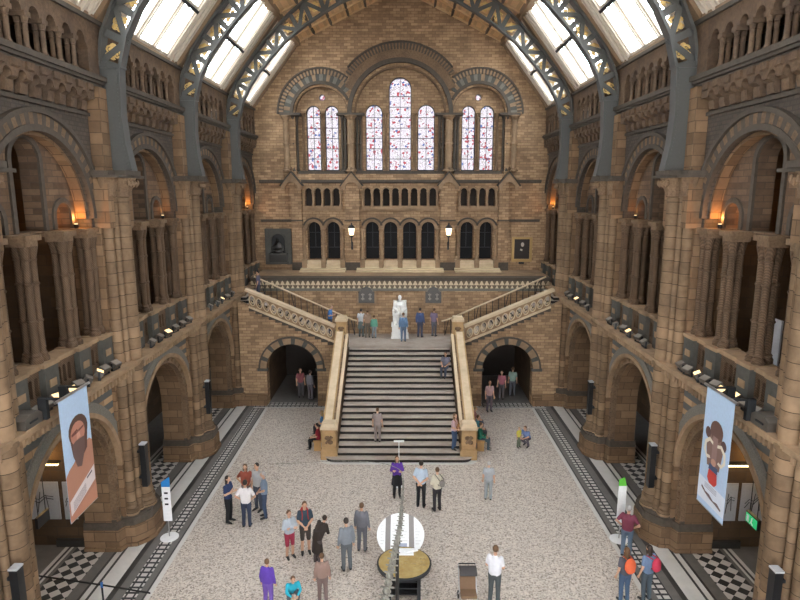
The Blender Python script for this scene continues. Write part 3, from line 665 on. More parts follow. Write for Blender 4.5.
POSW = ['nearest the viewer', 'second from the viewer', 'third from the viewer', 'farthest from the viewer']
BAYW = ['nearest', 'second nearest', 'third nearest', 'farthest']
for s in (-1, 1):
    f = side(s); sd = SIDE[s]
    for bi in range(1, 5):
        ya, yb = BAYS[bi]; c = (ya+yb)/2; last = bi == 4
        if last: c = 34.95
        bw = BAYW[bi-1]; bw2 = '%s %s bay' % (bw, sd)
        # --- ground arch orders
        r = AR if not last else 1.6; zs = 5.2-r
        t = T('arcade_arch', 'carved and zigzag banded ground floor arch, '+bw2, 'arch', (s*9.0, c, 0))
        b = MB(); b.ring(c, zs, r+.12, r+.42, f, 8.93, 9.05, n=40); b.obj('zigzag_band', M['zig'], t)
        b = MB(); b.ring(c, zs, r-.02, r+.12, f, 8.88, 9.1, n=30); b.obj('roll_moulding', M['terra'], t)
        b = MB(); b.ring(c, zs, r-.26, r, f, 9.06, 9.26, n=30)
        for e in (-1, 1): y_ = c+e*(r-.13); b.box(*(sorted((s*9.06, s*9.26))+[y_-.13, y_+.13, .6, zs]))
        b.obj('carved_band', M['carved'], t)
        b = MB()
        for e in (-1, 1):
            for q in range(10): b.ball((s*9.05, c+e*(r-.13), .8+q*(zs-.8)/10+.1), .05,.09,.1, 6, 4)
        for q in range(18):
            a_ = PI*(q+.5)/18; b.ball((s*9.05, c+(r-.13)*math.cos(a_), zs+(r-.13)*math.sin(a_)), .05,.09,.09, 6, 4)
        b.obj('carved_foliage', M['carved'], t)
        # --- relieving arch mouldings
        R = 2.3; cz = 10.7
        t = T('relieving_arch', 'great moulded relieving arch over the gallery openings, '+bw2, 'arch', (s*9.1, c, cz))
        b = MB(); b.ring(c, cz, R+.44, R+.56, f, 8.94, 9.2, n=30, a0=-.15, a1=PI+.15); b.obj('hood_moulding', M['dgrey'], t)
        b = MB(); b.ring(c, cz, R+.16, R+.44, f, 9.03, 9.2, n=46, alt=[0,1]); b.obj('dentil_band', [M['carved'], M['dgrey']], t)
        b = MB(); b.ring(c, cz, R, R+.16, f, 9.0, 9.3, n=30); b.obj('roll_moulding', M['dgrey'], t)
        b = MB(); b.ring(c, cz, R-.1, R, f, 9.2, 9.52, n=30); b.obj('inner_order', M['pier'], t)
        # --- gallery parapet
        t = T('gallery_parapet', 'pierced grey stone parapet below the gallery columns, '+bw2, 'parapet', (s*9.0, c, 6.14))
        b = MB(); hs = []
        for cc in (-1.5, 0, 1.5):
            for q in (-.24, 0, .24): hs.append(arch(c+cc+q, 6.4, 6.82, .075, 8))
        b.prism([(c-2.3,6.12),(c+2.3,6.12),(c+2.3,7.1),(c-2.3,7.1)], f, 9.02, 9.2, hs); b.obj('pierced_panel', M['gshaft'], t)
        b = MB(); b.box(*(sorted((s*8.96, s*9.5))+[c-2.3, c+2.3, 7.06, 7.18])); b.obj('rail', M['terra'], t)
        for q in (-2.12, -.82, .82, 2.12):
            b = MB(); b.box(*(sorted((s*8.86, s*9.5))+[c+q-.3, c+q+.3, 6.12, 7.1])); b.m = 1; b.box(*(sorted((s*8.83, s*9.52))+[c+q-.34, c+q+.34, 7.1, 7.2])); b.box(*(sorted((s*8.84, s*8.87))+[c+q-.15, c+q+.15, 6.55, 6.75])); b.obj('pedestal', [M['bluegrey'], M['terra']], t)
        # --- clustered columns of the gallery
        for qi, q in enumerate((-2.12, -.82, .82, 2.12)):
            t = T('clustered_column', '%s cluster of ringed gallery columns, counting from the viewer, %s' % (ORD[qi], bw2), 'column', (s*9.2, c+q, 7.2), group='gallery columns')
            zt = 10.15
            for dy, dx in (((-.14),-.06), (.14,-.06), (0,.22)):
                b = MB(); rr = .095; z0 = 7.2; z1 = zt; h = z1-z0; pr = [(rr*1.7,0),(rr*1.7,.1),(rr*1.3,.16),(rr*1.45,.2),(rr,.26)]
                for w in (.36, .68): pr += [(rr,h*w-.04),(rr*1.28,h*w-.02),(rr*1.28,h*w+.02),(rr,h*w+.04)]
                pr += [(rr,h-.36),(rr*1.25,h-.34),(rr*1.02,h-.3),(rr*1.7,h)]
                b.lathe(pr, s*(9.2+dx), c+q+dy, 12, z0); b.obj('shaft', M['gshaft'], t)
            b = MB(); b.box(*(sorted((s*8.95, s*9.6))+[c+q-.32, c+q+.32, zt+.14, zt+.28])); b.box(*(sorted((s*9.02, s*9.52))+[c+q-.25, c+q+.25, zt, zt+.14])); b.obj('capital', M['carved'], t)
        # --- corbel table
        t = T('corbel_table', 'row of small carved corbel arches under the top gallery cornice, '+bw2, 'corbels', (s*9.0, c, 13.75))
        n = 9; y_a = ya+.75; y_b = yb-.75 if not last else yb-.1; st = (y_b-y_a)/n
        for i in range(n):
            y_ = y_a+(i+.5)*st; b = MB(); w = st*.26
            b.prism([(9.1,13.8),(8.98,13.8),(8.94,13.95),(8.94,14.05),(8.82,14.1),(8.8,14.3),(8.72,14.35),(8.72,14.52),(9.1,14.52)], lambda u, v, d: (s*u, d, v), y_-w, y_+w)
            b.obj('corbel', M['carvedark'], t)
        b = MB(); hs = []
        for i in range(n-1): hs.append(None)
        poly = [(y_a, 14.5)]
        top = [(y_a,14.52),(y_b,14.52)]
        low = []
        for i in range(n-1):
            cc = y_a+(i+1)*st; r_ = st*.3
            low += [(cc-r_*math.cos(PI*q/8), 14.12+r_*math.sin(PI*q/8)*1.1) for q in range(9)]
        b.prism([(y_a,14.12)]+low+[(y_b,14.12),(y_b,14.52),(y_a,14.52)], f, 8.78, 9.1); b.obj('arched_fascia', M['carvedark'], t)
        # --- top arcade
        t = T('top_arcade', 'top gallery arcade on paired colonnettes, '+bw2, 'arcade', (s*8.95, c, 14.82))
        n = 7; st = (y_b-y_a)/n; hs = [arch(y_a+(i+.5)*st, 14.86, 15.86, st*.3, 10) for i in range(n)]
        b = MB(); b.prism([(ya,15.5)]+[(y_a,15.5)]+[p for i in range(n) for p in [(y_a+(i+.5)*st-st*.3*math.cos(PI*q/8), 15.7+st*.3*math.sin(PI*q/8)*1.1) for q in range(9)]]+[(y_b,15.5),(yb,15.5),(yb,16.3),(ya,16.3)], f, 8.85, 9.15); b.obj('arched_wall', M['carvedark'], t)
        b = MB(); b.box(*(sorted((s*8.76, s*9.3))+[ya, yb, 16.3, 16.42])); b.obj('top_rail', M['dgrey'], t)
        b = MB(); b.box(*(sorted((s*8.85, s*9.15))+[ya, y_a+.03, 14.82, 15.5])); b.obj('end_pier', M['carvedark'], t); b = MB(); b.box(*(sorted((s*8.85, s*9.15))+[y_b-.03, yb, 14.82, 15.5])); b.obj('end_pier', M['carvedark'], t)
        for i in range(1, n):
            y_ = y_a+i*st; b = MB()
            for dx in (-.085, .085):
                b.lathe([(.1,0),(.1,.06),(.075,.1),(.065,.14),(.065,.6),(.085,.62),(.07,.65),(.105,.78)], s*(8.98+dx), y_, 10, 14.84)
            b.box(*(sorted((s*8.8, s*9.17))+[y_-.13, y_+.13, 15.6, 15.72])); b.obj('paired_colonnette', M['carvedark'], t)
        # --- warm lamps that uplight the arches
    # --- piers
    for k, y in enumerate(PY):
        lab = 'tall clustered sandstone pier of the %s wall, %s' % (sd, POSW[k])
        t = T('clustered_pier', lab, 'pier', (s*8.6, y, 0))
        # base plinth: stepped plan
        def plan(g): return [(y-1.2-g,10.15),(y-1.2-g,9.05-g),(y-.92-g,8.95-g),(y-.88-g,8.66-g),(y-.62-g,8.42-g),(y-.36-g*.4,8.25-g),(y+.36+g*.4,8.25-g),(y+.62+g,8.42-g),(y+.88+g,8.66-g),(y+.92+g,8.95-g),(y+1.2+g,9.05-g),(y+1.2+g,10.15)]
        ff = lambda u, v, d: (s*v, u, d)
        b = MB(); b.prism(plan(.1), ff, 0, .12); b.prism(plan(.04), ff, .12, .7); b.m = 1; b.prism(plan(.0), ff, .7, .95); b.prism(plan(-.06), ff, .95, 1.02); b.obj('plinth', [M['pier'], M['dgrey']], t)
        b = MB(); b.box(*(sorted((s*8.74, s*9.1))+[y-.7, y+.7, 1.0, 10.4])); b.box(*(sorted((s*8.9, s*9.12))+[y-.86, y+.86, 1.0, 10.4])); b.box(*(sorted((s*8.62, s*9.1))+[y-.8, y+.8, 10.4, 12.0])); b.obj('pier_core', M['pier'], t)
        def shaft(yy, d, r, nm='shaft'):
            b = MB(); pr = [(r*1.45,0),(r*1.45,.1),(r*1.15,.18),(r*1.3,.24),(r,.32),(r,5.92-1),(r*1.2,5.94-1),(r*1.25,6.0-1),(r*1.2,6.06-1),(r,6.1-1),(r*.96,11.3-1),(r*1.15,11.33-1),(r*1.0,11.38-1),(r*1.35,11.9-1)]
            b.lathe(pr, s*d, yy, 18, 1.0); b.obj(nm, M['shaft'], t)
        shaft(y, 8.62, .25, 'main_shaft')
        for e in (-1, 1): shaft(y+e*.38, 8.66, .10, 'thin_shaft'); shaft(y+e*.62, 8.80, .16, 'outer_shaft')
        b = MB(); b.lathe([(.3,11.35),(.29,11.45),(.47,11.9)], s*8.6, y, 8, 0, PI/8)
        for e in (-1,1): b.lathe([(.22,11.35),(.2,11.45),(.32,11.9)], s*8.74, y+e*.55, 8, 0, PI/8)
        for e in range(-3,4): b.ball((s*8.2, y+e*.11, 11.7+.05*(e%2)), .06,.06,.1, 6, 4)
        b.obj('carved_capital', M['carved'], t)
        b = MB(); b.box(*(sorted((s*8.15, s*9.1))+[y-.5, y+.5, 11.98, 12.12])); b.box(*(sorted((s*8.22, s*9.1))+[y-.9, y+.9, 11.9, 11.98])); b.box(*(sorted((s*8.5, s*9.1))+[y-.95, y+.95, 11.98, 12.1])); b.obj('abacus', M['dgrey'], t)
        b = MB(); b.box(*(sorted((s*8.36, s*9.1))+[y-.86, y+.86, 5.98, 6.12])); b.obj('string_course', M['terra'], t)
        b = MB(); b.box(*(sorted((s*8.72, s*9.12))+[y-.62, y+.62, 12.1, 14.5])); b.obj('upper_pilaster', M['pier'], t)
        # speaker column
        if k < 4 and not (k == 3):
            zc = 1.95
            t2 = T('column_speaker', 'slim black column loudspeaker on the %s pier %s' % (sd, POSW[k]), 'loudspeaker', (s*8.3, y-.56, zc), group='black column speakers')
            yy = y-.56; b = MB(); b.box(*(sorted((s*8.2, s*8.38))+[yy-.11, yy+.11, zc, zc+1.45])); b.obj('cabinet', M['black'], t2)
            b = MB(); b.box(*(sorted((s*8.19, s*8.39))+[yy-.12, yy+.12, zc+1.45, zc+1.49])); b.obj('top_cap', M['greyboard'], t2)
            b = MB(); b.box(*(sorted((s*8.36, s*8.5))+[yy-.03, yy+.3, zc+1.15, zc+1.22])); b.obj('bracket', M['irondark'], t2); b = MB(); b.box(*(sorted((s*8.36, s*8.5))+[yy-.03, yy+.3, zc+.25, zc+.32])); b.obj('bracket', M['irondark'], t2)

#=================================================================== IRON RIBS
INN = [(8.13,12.12),(8.27,12.9),(8.33,13.8),(8.27,15.1),(8.02,16.0),(7.6,16.78),(7.1,17.45),(6.45,18.18),(5.8,18.85),(4.8,19.62),(3.87,20.2),(2.96,20.72),(1.6,21.25),(0,21.45)]
OUT = [(8.86,12.12),(8.86,13.0),(8.87,14.0),(8.86,15.3),(8.72,16.1),(8.28,17.02),(7.85,17.65),(7.15,18.5),(6.45,19.28),(5.5,20.2),(4.6,20.9),(3.4,21.6),(1.8,22.3),(0,22.6)]
for k in (1, 2, 3):
    y = PY[k]
    t = T('iron_roof_rib', 'riveted grey iron roof arch with gilded lattice, %s of three' % ['nearest the viewer','middle one','farthest'][k-1], 'roof rib', (0, y, 12.12), group='iron roof ribs')
    for s in (-1, 1):
        fr = lambda p, dy=0: (s*p[0], y+dy, p[1])
        # solid riveted foot
        b = MB(); b.prism([INN[0],INN[1],INN[2],INN[3],OUT[3],OUT[2],OUT[1],OUT[0]], lambda u, v, d: (s*u, d, v), y-.16, y+.16)
        b.obj('box_foot', M['iron'], t)
        for q in (0,1,2,3):
            pass
        b = MB()
        for pts in (INN[:4], OUT[:4]):
            for a, c in zip(pts, pts[1:]): b.beam(fr(a), fr(c), .40, .05, (s,0,0))
        b.box(*(sorted((s*8.2, s*8.92))+[y-.2, y+.2, 15.1, 15.16]))
        for i in range(26):
            z = 12.3+i*.11; w = 8.13+(z-12.12)*.16 if z < 13.4 else 8.32-(z-13.6)*.03
            for dy in (-.17,): b.ball((s*(w+.06), y+dy, z), .022, .015, .022, 6, 4)
        b.obj('foot_flange', M['iron'], t)
        b = MB()
        for a, c in zip(INN[3:], INN[4:]): b.beam(fr(a), fr(c), .36, .09, (s,0,0))
        b.obj('inner_chord', M['iron'], t)
        b = MB()
        for a, c in zip(OUT[3:], OUT[4:]): b.beam(fr(a), fr(c), .36, .09, (s,0,0))
        b.obj('outer_chord', M['iron'], t)
        # lattice: cross panels
        def samp(P, n):
            L = [0]
            for a, c in zip(P, P[1:]): L.append(L[-1]+math.dist(a, c))
            r_ = []
            for i in range(n):
                d = L[-1]*i/(n-1)
                for j in range(len(P)-1):
                    if d <= L[j+1]+1e-6:
                        w = (d-L[j])/(L[j+1]-L[j]); r_.append((P[j][0]*(1-w)+P[j+1][0]*w, P[j][1]*(1-w)+P[j+1][1]*w)); break
            return r_
        n = 15; A = samp(INN[3:], n); B = samp(OUT[3:], n)
        for i in range(n-1):
            b = MB(); b.beam(fr(A[i]), fr(B[i]), .22, .06, (0,1,0)); b.beam(fr(A[i]) if i % 2 else fr(B[i]), fr(B[i+1]) if i % 2 else fr(A[i+1]), .18, .07, (0,1,0))
            b.obj('lattice_strut', M['iron'], t)
            # gilded scrollwork in the triangle
            cxm = [(A[i][j]+B[i][j]+A[i+1][j]+B[i+1][j])/4 for j in (0,1)]
            b = MB()
            for (dx, dz, rr) in ((-.1,-.08,.1),(.1,.06,.1),(0,.14,.07),(.02,-.16,.07),(-.16,.1,.06),(.17,-.1,.06)):
                ctr = (s*(cxm[0]+dx), y, cxm[1]+dz)
                b.tube([(ctr[0]+rr*math.cos(q), y, ctr[2]+rr*math.sin(q)) for q in [2*PI*w/8 for w in range(8)]], .03, 5)
                b.ball(ctr, .05,.035,.05, 6, 4)
            b.obj('gilded_scroll', M['gilt'], t)

#=================================================================== ROOF
P0 = (9.05, 16.4); P1 = (6.1, 20.25)
ln = math.dist(P0, P1); ux, uz = (P1[0]-P0[0])/ln, (P1[1]-P0[1])/ln
nx_, nz_ = -uz, ux     # inward normal (towards the hall): check sign below
nrm = (-.794, -.608)   # pointing down and inwards for the right-hand slope
def RP(s, tt, y, off=0):      # tt along slope 0..1, off >0 into the hall
    x = P0[0]+ux*ln*tt+nrm[0]*off; z = P0[1]+uz*ln*tt+nrm[1]*off
    return (s*x, y, z)
def slab(b, s, t0, t1, y0, y1, o0, o1):
    v = [RP(s,t0,y0,o0),RP(s,t1,y0,o0),RP(s,t1,y1,o0),RP(s,t0,y1,o0),RP(s,t0,y0,o1),RP(s,t1,y0,o1),RP(s,t1,y1,o1),RP(s,t0,y1,o1)]
    b.add(v, [(0,1,2,3),(4,5,6,7),(0,1,5,4),(1,2,6,5),(2,3,7,6),(3,0,4,7)])
wn = 20
allb = [(YF, BAYS[0][0])]+BAYS
for s in (-1, 1):
    for bi, (ya, yb) in enumerate(allb):
        # opaque moulded margins either side of each rib
        m = 1.2
        b = MB()
        slab(b, s, 0, 1, ya, ya+m, -.12, 0); slab(b, s, 0, 1, yb-m, yb, -.12, 0)
        slab(b, s, 0, .07, ya, yb, -.12, .02); slab(b, s, .95, 1, ya, yb, -.12, .02)
        for q, w, h in ((.24,.05,.06),(.45,.1,.1),(.68,.05,.06),(.88,.09,.14),(1.08,.06,.06)):
            slab(b, s, 0, 1, ya+q, ya+q+w, 0, h); slab(b, s, 0, 1, yb-q-w, yb-q, 0, h)
        S(b.obj('ceiling', M['cream']))
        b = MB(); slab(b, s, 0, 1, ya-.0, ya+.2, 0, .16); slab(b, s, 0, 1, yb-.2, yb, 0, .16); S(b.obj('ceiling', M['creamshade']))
        b = MB(); n = 3; w = (yb-ya-2*m)/n
        for i in range(n+1): slab(b, s, .07, .95, ya+m+i*w-.12, ya+m+i*w+.12, -.1, .05); slab(b, s, .07, .95, ya+m+i*w-.05, ya+m+i*w+.05, .05, .12)
        for i in range(n): slab(b, s, .07, .95, ya+m+(i+.5)*w-.035, ya+m+(i+.5)*w+.035, -.06, .02)
        slab(b, s, .47, .5, ya+m, yb-m, -.1, .06)
        fo = S(b.obj('window_%d' % wn, M['cream'])); 
        b = MB(); slab(b, s, .07, .95, ya+m, yb-m, -.05, -.045); b.obj('glass_panes', M['glass'], fo)
        b = MB(); slab(b, s, .455, .48, ya+m, yb-m, .06, .14); b.obj('transom', M['irondark'], fo); wn += 1
    # wooden upper slope
    A = (6.1, 20.25); B = (0, 23.25)
    for bi, (ya, yb) in enumerate(allb):
        b = MB(); b.prism([A, B, (B[0],B[1]+.15), (A[0],A[1]+.15)], lambda u, v, d: (s*u, d, v), ya, yb); S(b.obj('ceiling', M['ceilwood']))
        b = MB(); nn = 6; d = Vector((B[0]-A[0], B[1]-A[1])); q = d.normalized(); nv = (-q.y*-1*0-.0, 0)
        def up(w, off): return (s*(A[0]+d.x*w-.44*off*0), 0, A[1]+d.y*w-off)
        for i in range(nn+1):
            w = i/nn; x_, _, z_ = up(w, .06)
            b.box(x_-.06, x_+.06, ya, yb, z_-.07, z_+.07)
        S(b.obj('ceiling', M['ceilframe']))
        b = MB()
        for j in range(4):
            for i in range(nn):
                y0_ = ya+(yb-ya)*j/4+.16; y1_ = ya+(yb-ya)*(j+1)/4-.16
                for w0, w1 in ((i/nn+.035, i/nn+.06), ((i+1)/nn-.06, (i+1)/nn-.035)):
                    pa = up(w0,.03); pb = up(w1,.03); b.beam((pa[0],(y0_+y1_)/2,pa[2]), (pb[0],(y0_+y1_)/2,pb[2]), y1_-y0_, .06, (0,0,1))
        S(b.obj('ceiling', M['rafter']))
        b = MB()
        for j in range(5):
            yy = ya+(yb-ya)*j/4
            pa = up(0,.05); pb = up(1,.05); b.beam((pa[0],min(max(yy,ya+.06),yb-.06),pa[2]), (pb[0],min(max(yy,ya+.06),yb-.06),pb[2]), .12, .14, (0,0,1))
        S(b.obj('ceiling', M['rafter']))
    # eave timber at wall against gable
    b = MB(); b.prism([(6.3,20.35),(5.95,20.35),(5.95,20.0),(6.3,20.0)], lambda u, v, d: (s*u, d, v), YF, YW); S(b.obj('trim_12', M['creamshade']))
b = MB(); b.box(-.1,.1,YF,YW,23.0,23.2); S(b.obj('ceiling', M['ceilframe']))
#@@PART2
#=================================================================== PEOPLE
M['hair_dark'] = plain('dark_hair', (.03,.02,.015), .6); M['hair_brown'] = plain('brown_hair', (.13,.07,.035), .6); M['hair_fair'] = plain('fair_hair', (.40,.27,.14), .6); M['hair_grey'] = plain('grey_hair', (.4,.38,.36), .6)
M['skin'] = plain('skin', (.56,.33,.22), .5); M['skin_dark'] = plain('brown_skin', (.22,.12,.07), .5); M['eye'] = plain('eye', (.02,.015,.01), .3); M['lip'] = plain('lip', (.4,.15,.12), .4)
_cm = {}
def cloth(c):
    k = tuple(c)
    if k not in _cm: _cm[k] = plain('fabric', k, .8)
    return _cm[k]
def remesh(mb, vox, sm=3):
    me = bpy.data.meshes.new('tmp'); me.from_pydata(mb.v, [], mb.f)
    b = bmesh.new(); b.from_mesh(me); bmesh.ops.recalc_face_normals(b, faces=b.faces); b.to_mesh(me); b.free()
    o = bpy.data.objects.new('tmp', me); COL.objects.link(o)
    m = o.modifiers.new('r', 'REMESH'); m.mode = 'VOXEL'; m.voxel_size = vox
    m2 = o.modifiers.new('s', 'SMOOTH'); m2.factor = .6; m2.iterations = sm
    dg = bpy.context.evaluated_depsgraph_get(); ev = o.evaluated_get(dg); r = bpy.data.meshes.new_from_object(ev)
    bpy.data.objects.remove(o); bpy.data.meshes.remove(me)
    vs = [tuple(v.co) for v in r.vertices]; fs = [tuple(p.vertices) for p in r.polygons]; bpy.data.meshes.remove(r)
    return vs, fs
def caps(mb, a, b, ra, rb):
    mb.ball(a, ra, n=10, m=6); mb.ball(b, rb, n=10, m=6); mb.tube([a, b], ra, 10, rb)
BASE = dict(pel=(0,0,.53), che=(0,0,.72), nek=(0,.005,.835), hed=(0,-.012,.925),
            Ls=(.09,0,.795), Le=(.128,.015,.635), Lw=(.135,-.03,.49), Rs=(-.09,0,.795), Re=(-.128,.015,.635), Rw=(-.135,-.03,.49),
            Lh=(.05,0,.515), Lk=(.055,-.012,.285), La=(.06,.01,.05), Rh=(-.05,0,.515), Rk=(-.055,-.012,.285), Ra=(-.06,.01,.05), Lt=(.068,-.085,.022), Rt=(-.068,-.085,.022))
POSE = {
 'stand': {}, 
 'folded': dict(Le=(.135,-.02,.65), Lw=(-.03,-.105,.68), Re=(-.135,-.02,.65), Rw=(.03,-.11,.66)),
 'front': dict(Le=(.13,-.01,.64), Lw=(.03,-.11,.57), Re=(-.13,-.01,.64), Rw=(-.03,-.11,.57)),
 'hips': dict(Le=(.19,.03,.66), Lw=(.09,-.02,.565), Re=(-.19,.03,.66), Rw=(-.09,-.02,.565)),
 'walk': dict(Lk=(.055,-.08,.29), La=(.06,-.13,.06), Lt=(.065,-.21,.035), Rk=(-.055,.02,.28), Ra=(-.06,.13,.07), Rt=(-.065,.05,.022), Lw=(.14,.08,.5), Rw=(-.14,-.11,.52)),
 'behind': dict(Le=(.14,.05,.65), Lw=(.02,.09,.56), Re=(-.14,.05,.65), Rw=(-.02,.09,.56)),
 'look': dict(hed=(0,-.04,.915), Le=(.13,-.02,.66), Lw=(.05,-.12,.68), Re=(-.13,.0,.64), Rw=(-.06,-.12,.66)),
 'bend': dict(che=(0,-.10,.70), nek=(0,-.17,.79), hed=(0,-.215,.86), Ls=(.098,-.15,.775), Rs=(-.098,-.15,.775), Le=(.13,-.17,.62), Lw=(.06,-.25,.55), Re=(-.13,-.17,.62), Rw=(-.06,-.25,.55)),
 'sit': dict(pel=(0,0,.31), che=(0,-.01,.50), nek=(0,-.01,.615), hed=(0,-.03,.705), Ls=(.098,-.005,.58), Rs=(-.098,-.005,.58), Le=(.13,-.03,.43), Re=(-.13,-.03,.43), Lw=(.06,-.16,.37), Rw=(-.06,-.16,.37),
      Lh=(.05,0,.295), Rh=(-.05,0,.295), Lk=(.065,-.235,.30), Rk=(-.065,-.235,.30), La=(.06,-.23,.05), Ra=(-.06,-.23,.05), Lt=(.068,-.32,.022), Rt=(-.068,-.32,.022)),
 'crouch': dict(pel=(0,.05,.24), che=(0,-.06,.40), nek=(0,-.1,.5), hed=(0,-.13,.585), Ls=(.098,-.09,.47), Rs=(-.098,-.09,.47), Le=(.13,-.16,.36), Re=(-.13,-.16,.36), Lw=(.06,-.26,.33), Rw=(-.06,-.26,.33),
      Lh=(.05,.05,.23), Rh=(-.05,.05,.23), Lk=(.09,-.16,.29), Rk=(-.09,-.12,.2), La=(.08,-.05,.05), Ra=(-.07,.05,.07), Lt=(.085,-.14,.022), Rt=(-.075,-.04,.03))}
def person(label, x, y, z=0, H=1.74, rz=0, pose='stand', shirt=(.3,.3,.35), trousers=(.05,.06,.09), hair='hair_dark', long=False, sleeves='short', legs='long', skirt=None, coat=None, skin='skin', shoe=(.03,.03,.03), build=1.0, group=None, sh=0):
    J = dict(BASE); J.update(POSE[pose]); J = {k: Vector(v)*H for k, v in J.items()}
    t = T('person', label, 'person', (x, y, z), group, math.radians(rz), local=True)
    h = H*build; V = .017
    def torso(b, g, lo=False):
        for e in (-1, 1):
            X = Vector((e, 0, 0))
            caps(b, J['pel']+X*.035*h, J['che']+X*.048*h, .055*h+g, .056*h+g)
            caps(b, J['che']+X*.048*h, J['Ls' if e > 0 else 'Rs']*.95+J['nek']*.05-Vector((0,0,.016*h)), .054*h+g, .031*h+g)
        caps(b, J['pel'], J['che'], .06*h+g, .066*h+g)
        caps(b, J['che'], J['nek']-Vector((0,0,.03*H)), .06*h+g, .032*h+g)
    def arm(b, g, full=True, half=False):
        for e in 'LR':
            if half: m = J[e+'s'].lerp(J[e+'e'], .7); caps(b, J[e+'s'], m, .032*h+g, .028*h+g)
            else:
                caps(b, J[e+'s'], J[e+'e'], .031*h+g, .023*h+g)
                caps(b, J[e+'e'], J[e+'w'], .024*h+g, .0155*h+g)
    def leg(b, g, frac=1.0):
        for e in 'LR':
            caps(b, J[e+'h'], J[e+'k'], .05*h+g, .033*h+g)
            if frac > .55: caps(b, J[e+'k'], J[e+'k'].lerp(J[e+'a'], frac), .034*h+g, .022*h+g+(.008 if frac == 1 else 0))
        caps(b, J['pel']-Vector((0,0,.01*H)), J['pel'], .06*h+g, .06*h+g)
        for e in (-1, 1): caps(b, J['pel']+Vector((e*.035*h,0,0)), J['Lh' if e > 0 else 'Rh'], .055*h+g, .05*h+g)
    b = MB(); torso(b, 0); arm(b, 0); leg(b, 0)
    for e in 'LR': caps(b, J[e+'k'], J[e+'a'], .032*h, .02*h)
    caps(b, J['nek']-Vector((0,0,.02*H)), J['hed'], .028*H, .03*H)
    hd = J['hed']; fw = Vector((0,-1,0))
    b.ball(hd, .042*H,.050*H,.062*H, 14, 10); b.ball(hd+Vector((0,-.012*H,-.03*H)), .031*H,.033*H,.033*H, 10, 8)
    b.tube([hd+Vector((0,-.045*H,.012*H)), hd+Vector((0,-.06*H,-.012*H))], .008*H, 6, .011*H)
    for e in (-1,1): b.ball(hd+Vector((e*.044*H,.004*H,0)), .007*H,.013*H,.017*H, 6, 5)
    vs, fs = remesh(b, V, 2)
    fb = MB(); fb.add(vs, fs)
    # hands
    for e, sg in (('L',1),('R',-1)):
        w = J[e+'w']; d = (w-J[e+'e']).normalized(); side_ = d.cross(Vector((0,1,0) if abs(d.y) < .8 else (0,0,1))).normalized()
        c = w+d*.03*H; fb.tube([w-d*.01*H, w+d*.02*H, w+d*.052*H], [.014*H,.021*H,.018*H], 8, flat=.55)
        nrm_ = d.cross(side_).normalized()
        for i, L in enumerate((.036,.042,.039,.03)):
            o_ = w+d*.048*H+side_*(i-1.5)*.0095*H; k_ = o_+d*L*.55*H; fb.tube([o_-d*.008*H, k_, k_+(d*.7-nrm_*.6*1)*L*.4*H], [.0052*H,.005*H,.0038*H], 6)
        o_ = w+d*.018*H+side_*.017*H*1; k_ = o_+(d*.6+side_*.75)*.022*H; fb.tube([o_-side_*.008*H, k_, k_+d*.02*H], [.0065*H,.0058*H,.0045*H], 6)
    fb.m = 1
    for e in (-1,1): fb.ball(hd+Vector((e*.016*H,-.046*H,.006*H)), .0055*H,.004*H,.004*H, 6, 5)
    fb.m = 2; fb.ball(hd+Vector((0,-.05*H,-.032*H)), .012*H,.004*H,.004*H, 8, 5)
    fb.obj('body', [M[skin], M['eye'], M['lip']], t)
    def cl(name, fn_, mat, sm=2):
        b = MB(); fn_(b); v, f = remesh(b, V+.003, sm); q = MB(); q.add(v, f); return q.obj(name, mat, t)
    cl('trousers' if legs == 'long' else 'shorts', lambda b: leg(b, .012, 1.0 if legs == 'long' else .1), cloth(trousers))
    cl('shirt' if sleeves == 'short' else 'long_sleeved_top', lambda b: (torso(b, .014), arm(b, .010, half=(sleeves == 'short'))), cloth(shirt))
    if skirt or coat:
        c_ = skirt or coat; zb = J['Lk'].z-.03*H if coat else J['Lk'].z+.02*H; q = MB()
        px, py = J['pel'].x, J['pel'].y
        zt_ = J['pel'].z+.05*H if skirt else J['che'].z
        q.lathe([(.085*H, zb),(.088*H, zb-.01),(.11*H, zb),(.1*H,(zb+J['pel'].z)/2),(.085*H,J['pel'].z),(.068*H,zt_),(.05*H,zt_)], px, py, 16, 0, 0, 1.15, .9)
        q.obj('skirt' if skirt else 'coat', cloth(c_), t)
    b = MB()
    for e in 'LR':
        b.tube([J[e+'a']+Vector((0,.022*H,-.02*H)), J[e+'a']+Vector((0,-.02*H,-.015*H)), J[e+'t']], [.024*H,.027*H,.02*H], 10, flat=.9)
        b.ball(J[e+'a']+Vector((0,.008*H,-.015*H)), .025*H,.03*H,.028*H); b.ball(J[e+'t'], .02*H,.022*H,.016*H)
    b.obj('shoes', cloth(shoe), t)
    b = MB(); b.ball(hd+Vector((0,.010*H,.012*H)), .047*H,.05*H,.058*H, 14, 10)
    if long:
        b.ball(hd+Vector((0,.028*H,-.03*H)), .044*H,.03*H,.065*H, 12, 8); b.ball(hd+Vector((0,.035*H,-.085*H)), .04*H,.02*H,.05*H, 12, 8)
        for e in (-1,1): b.ball(hd+Vector((e*.038*H,-.002*H,-.045*H)), .012*H,.022*H,.055*H, 8, 6)
    v, f = remesh(b, .012, 3); q = MB(); q.add(v, f); q.obj('hair', M[hair], t)
    return t, J
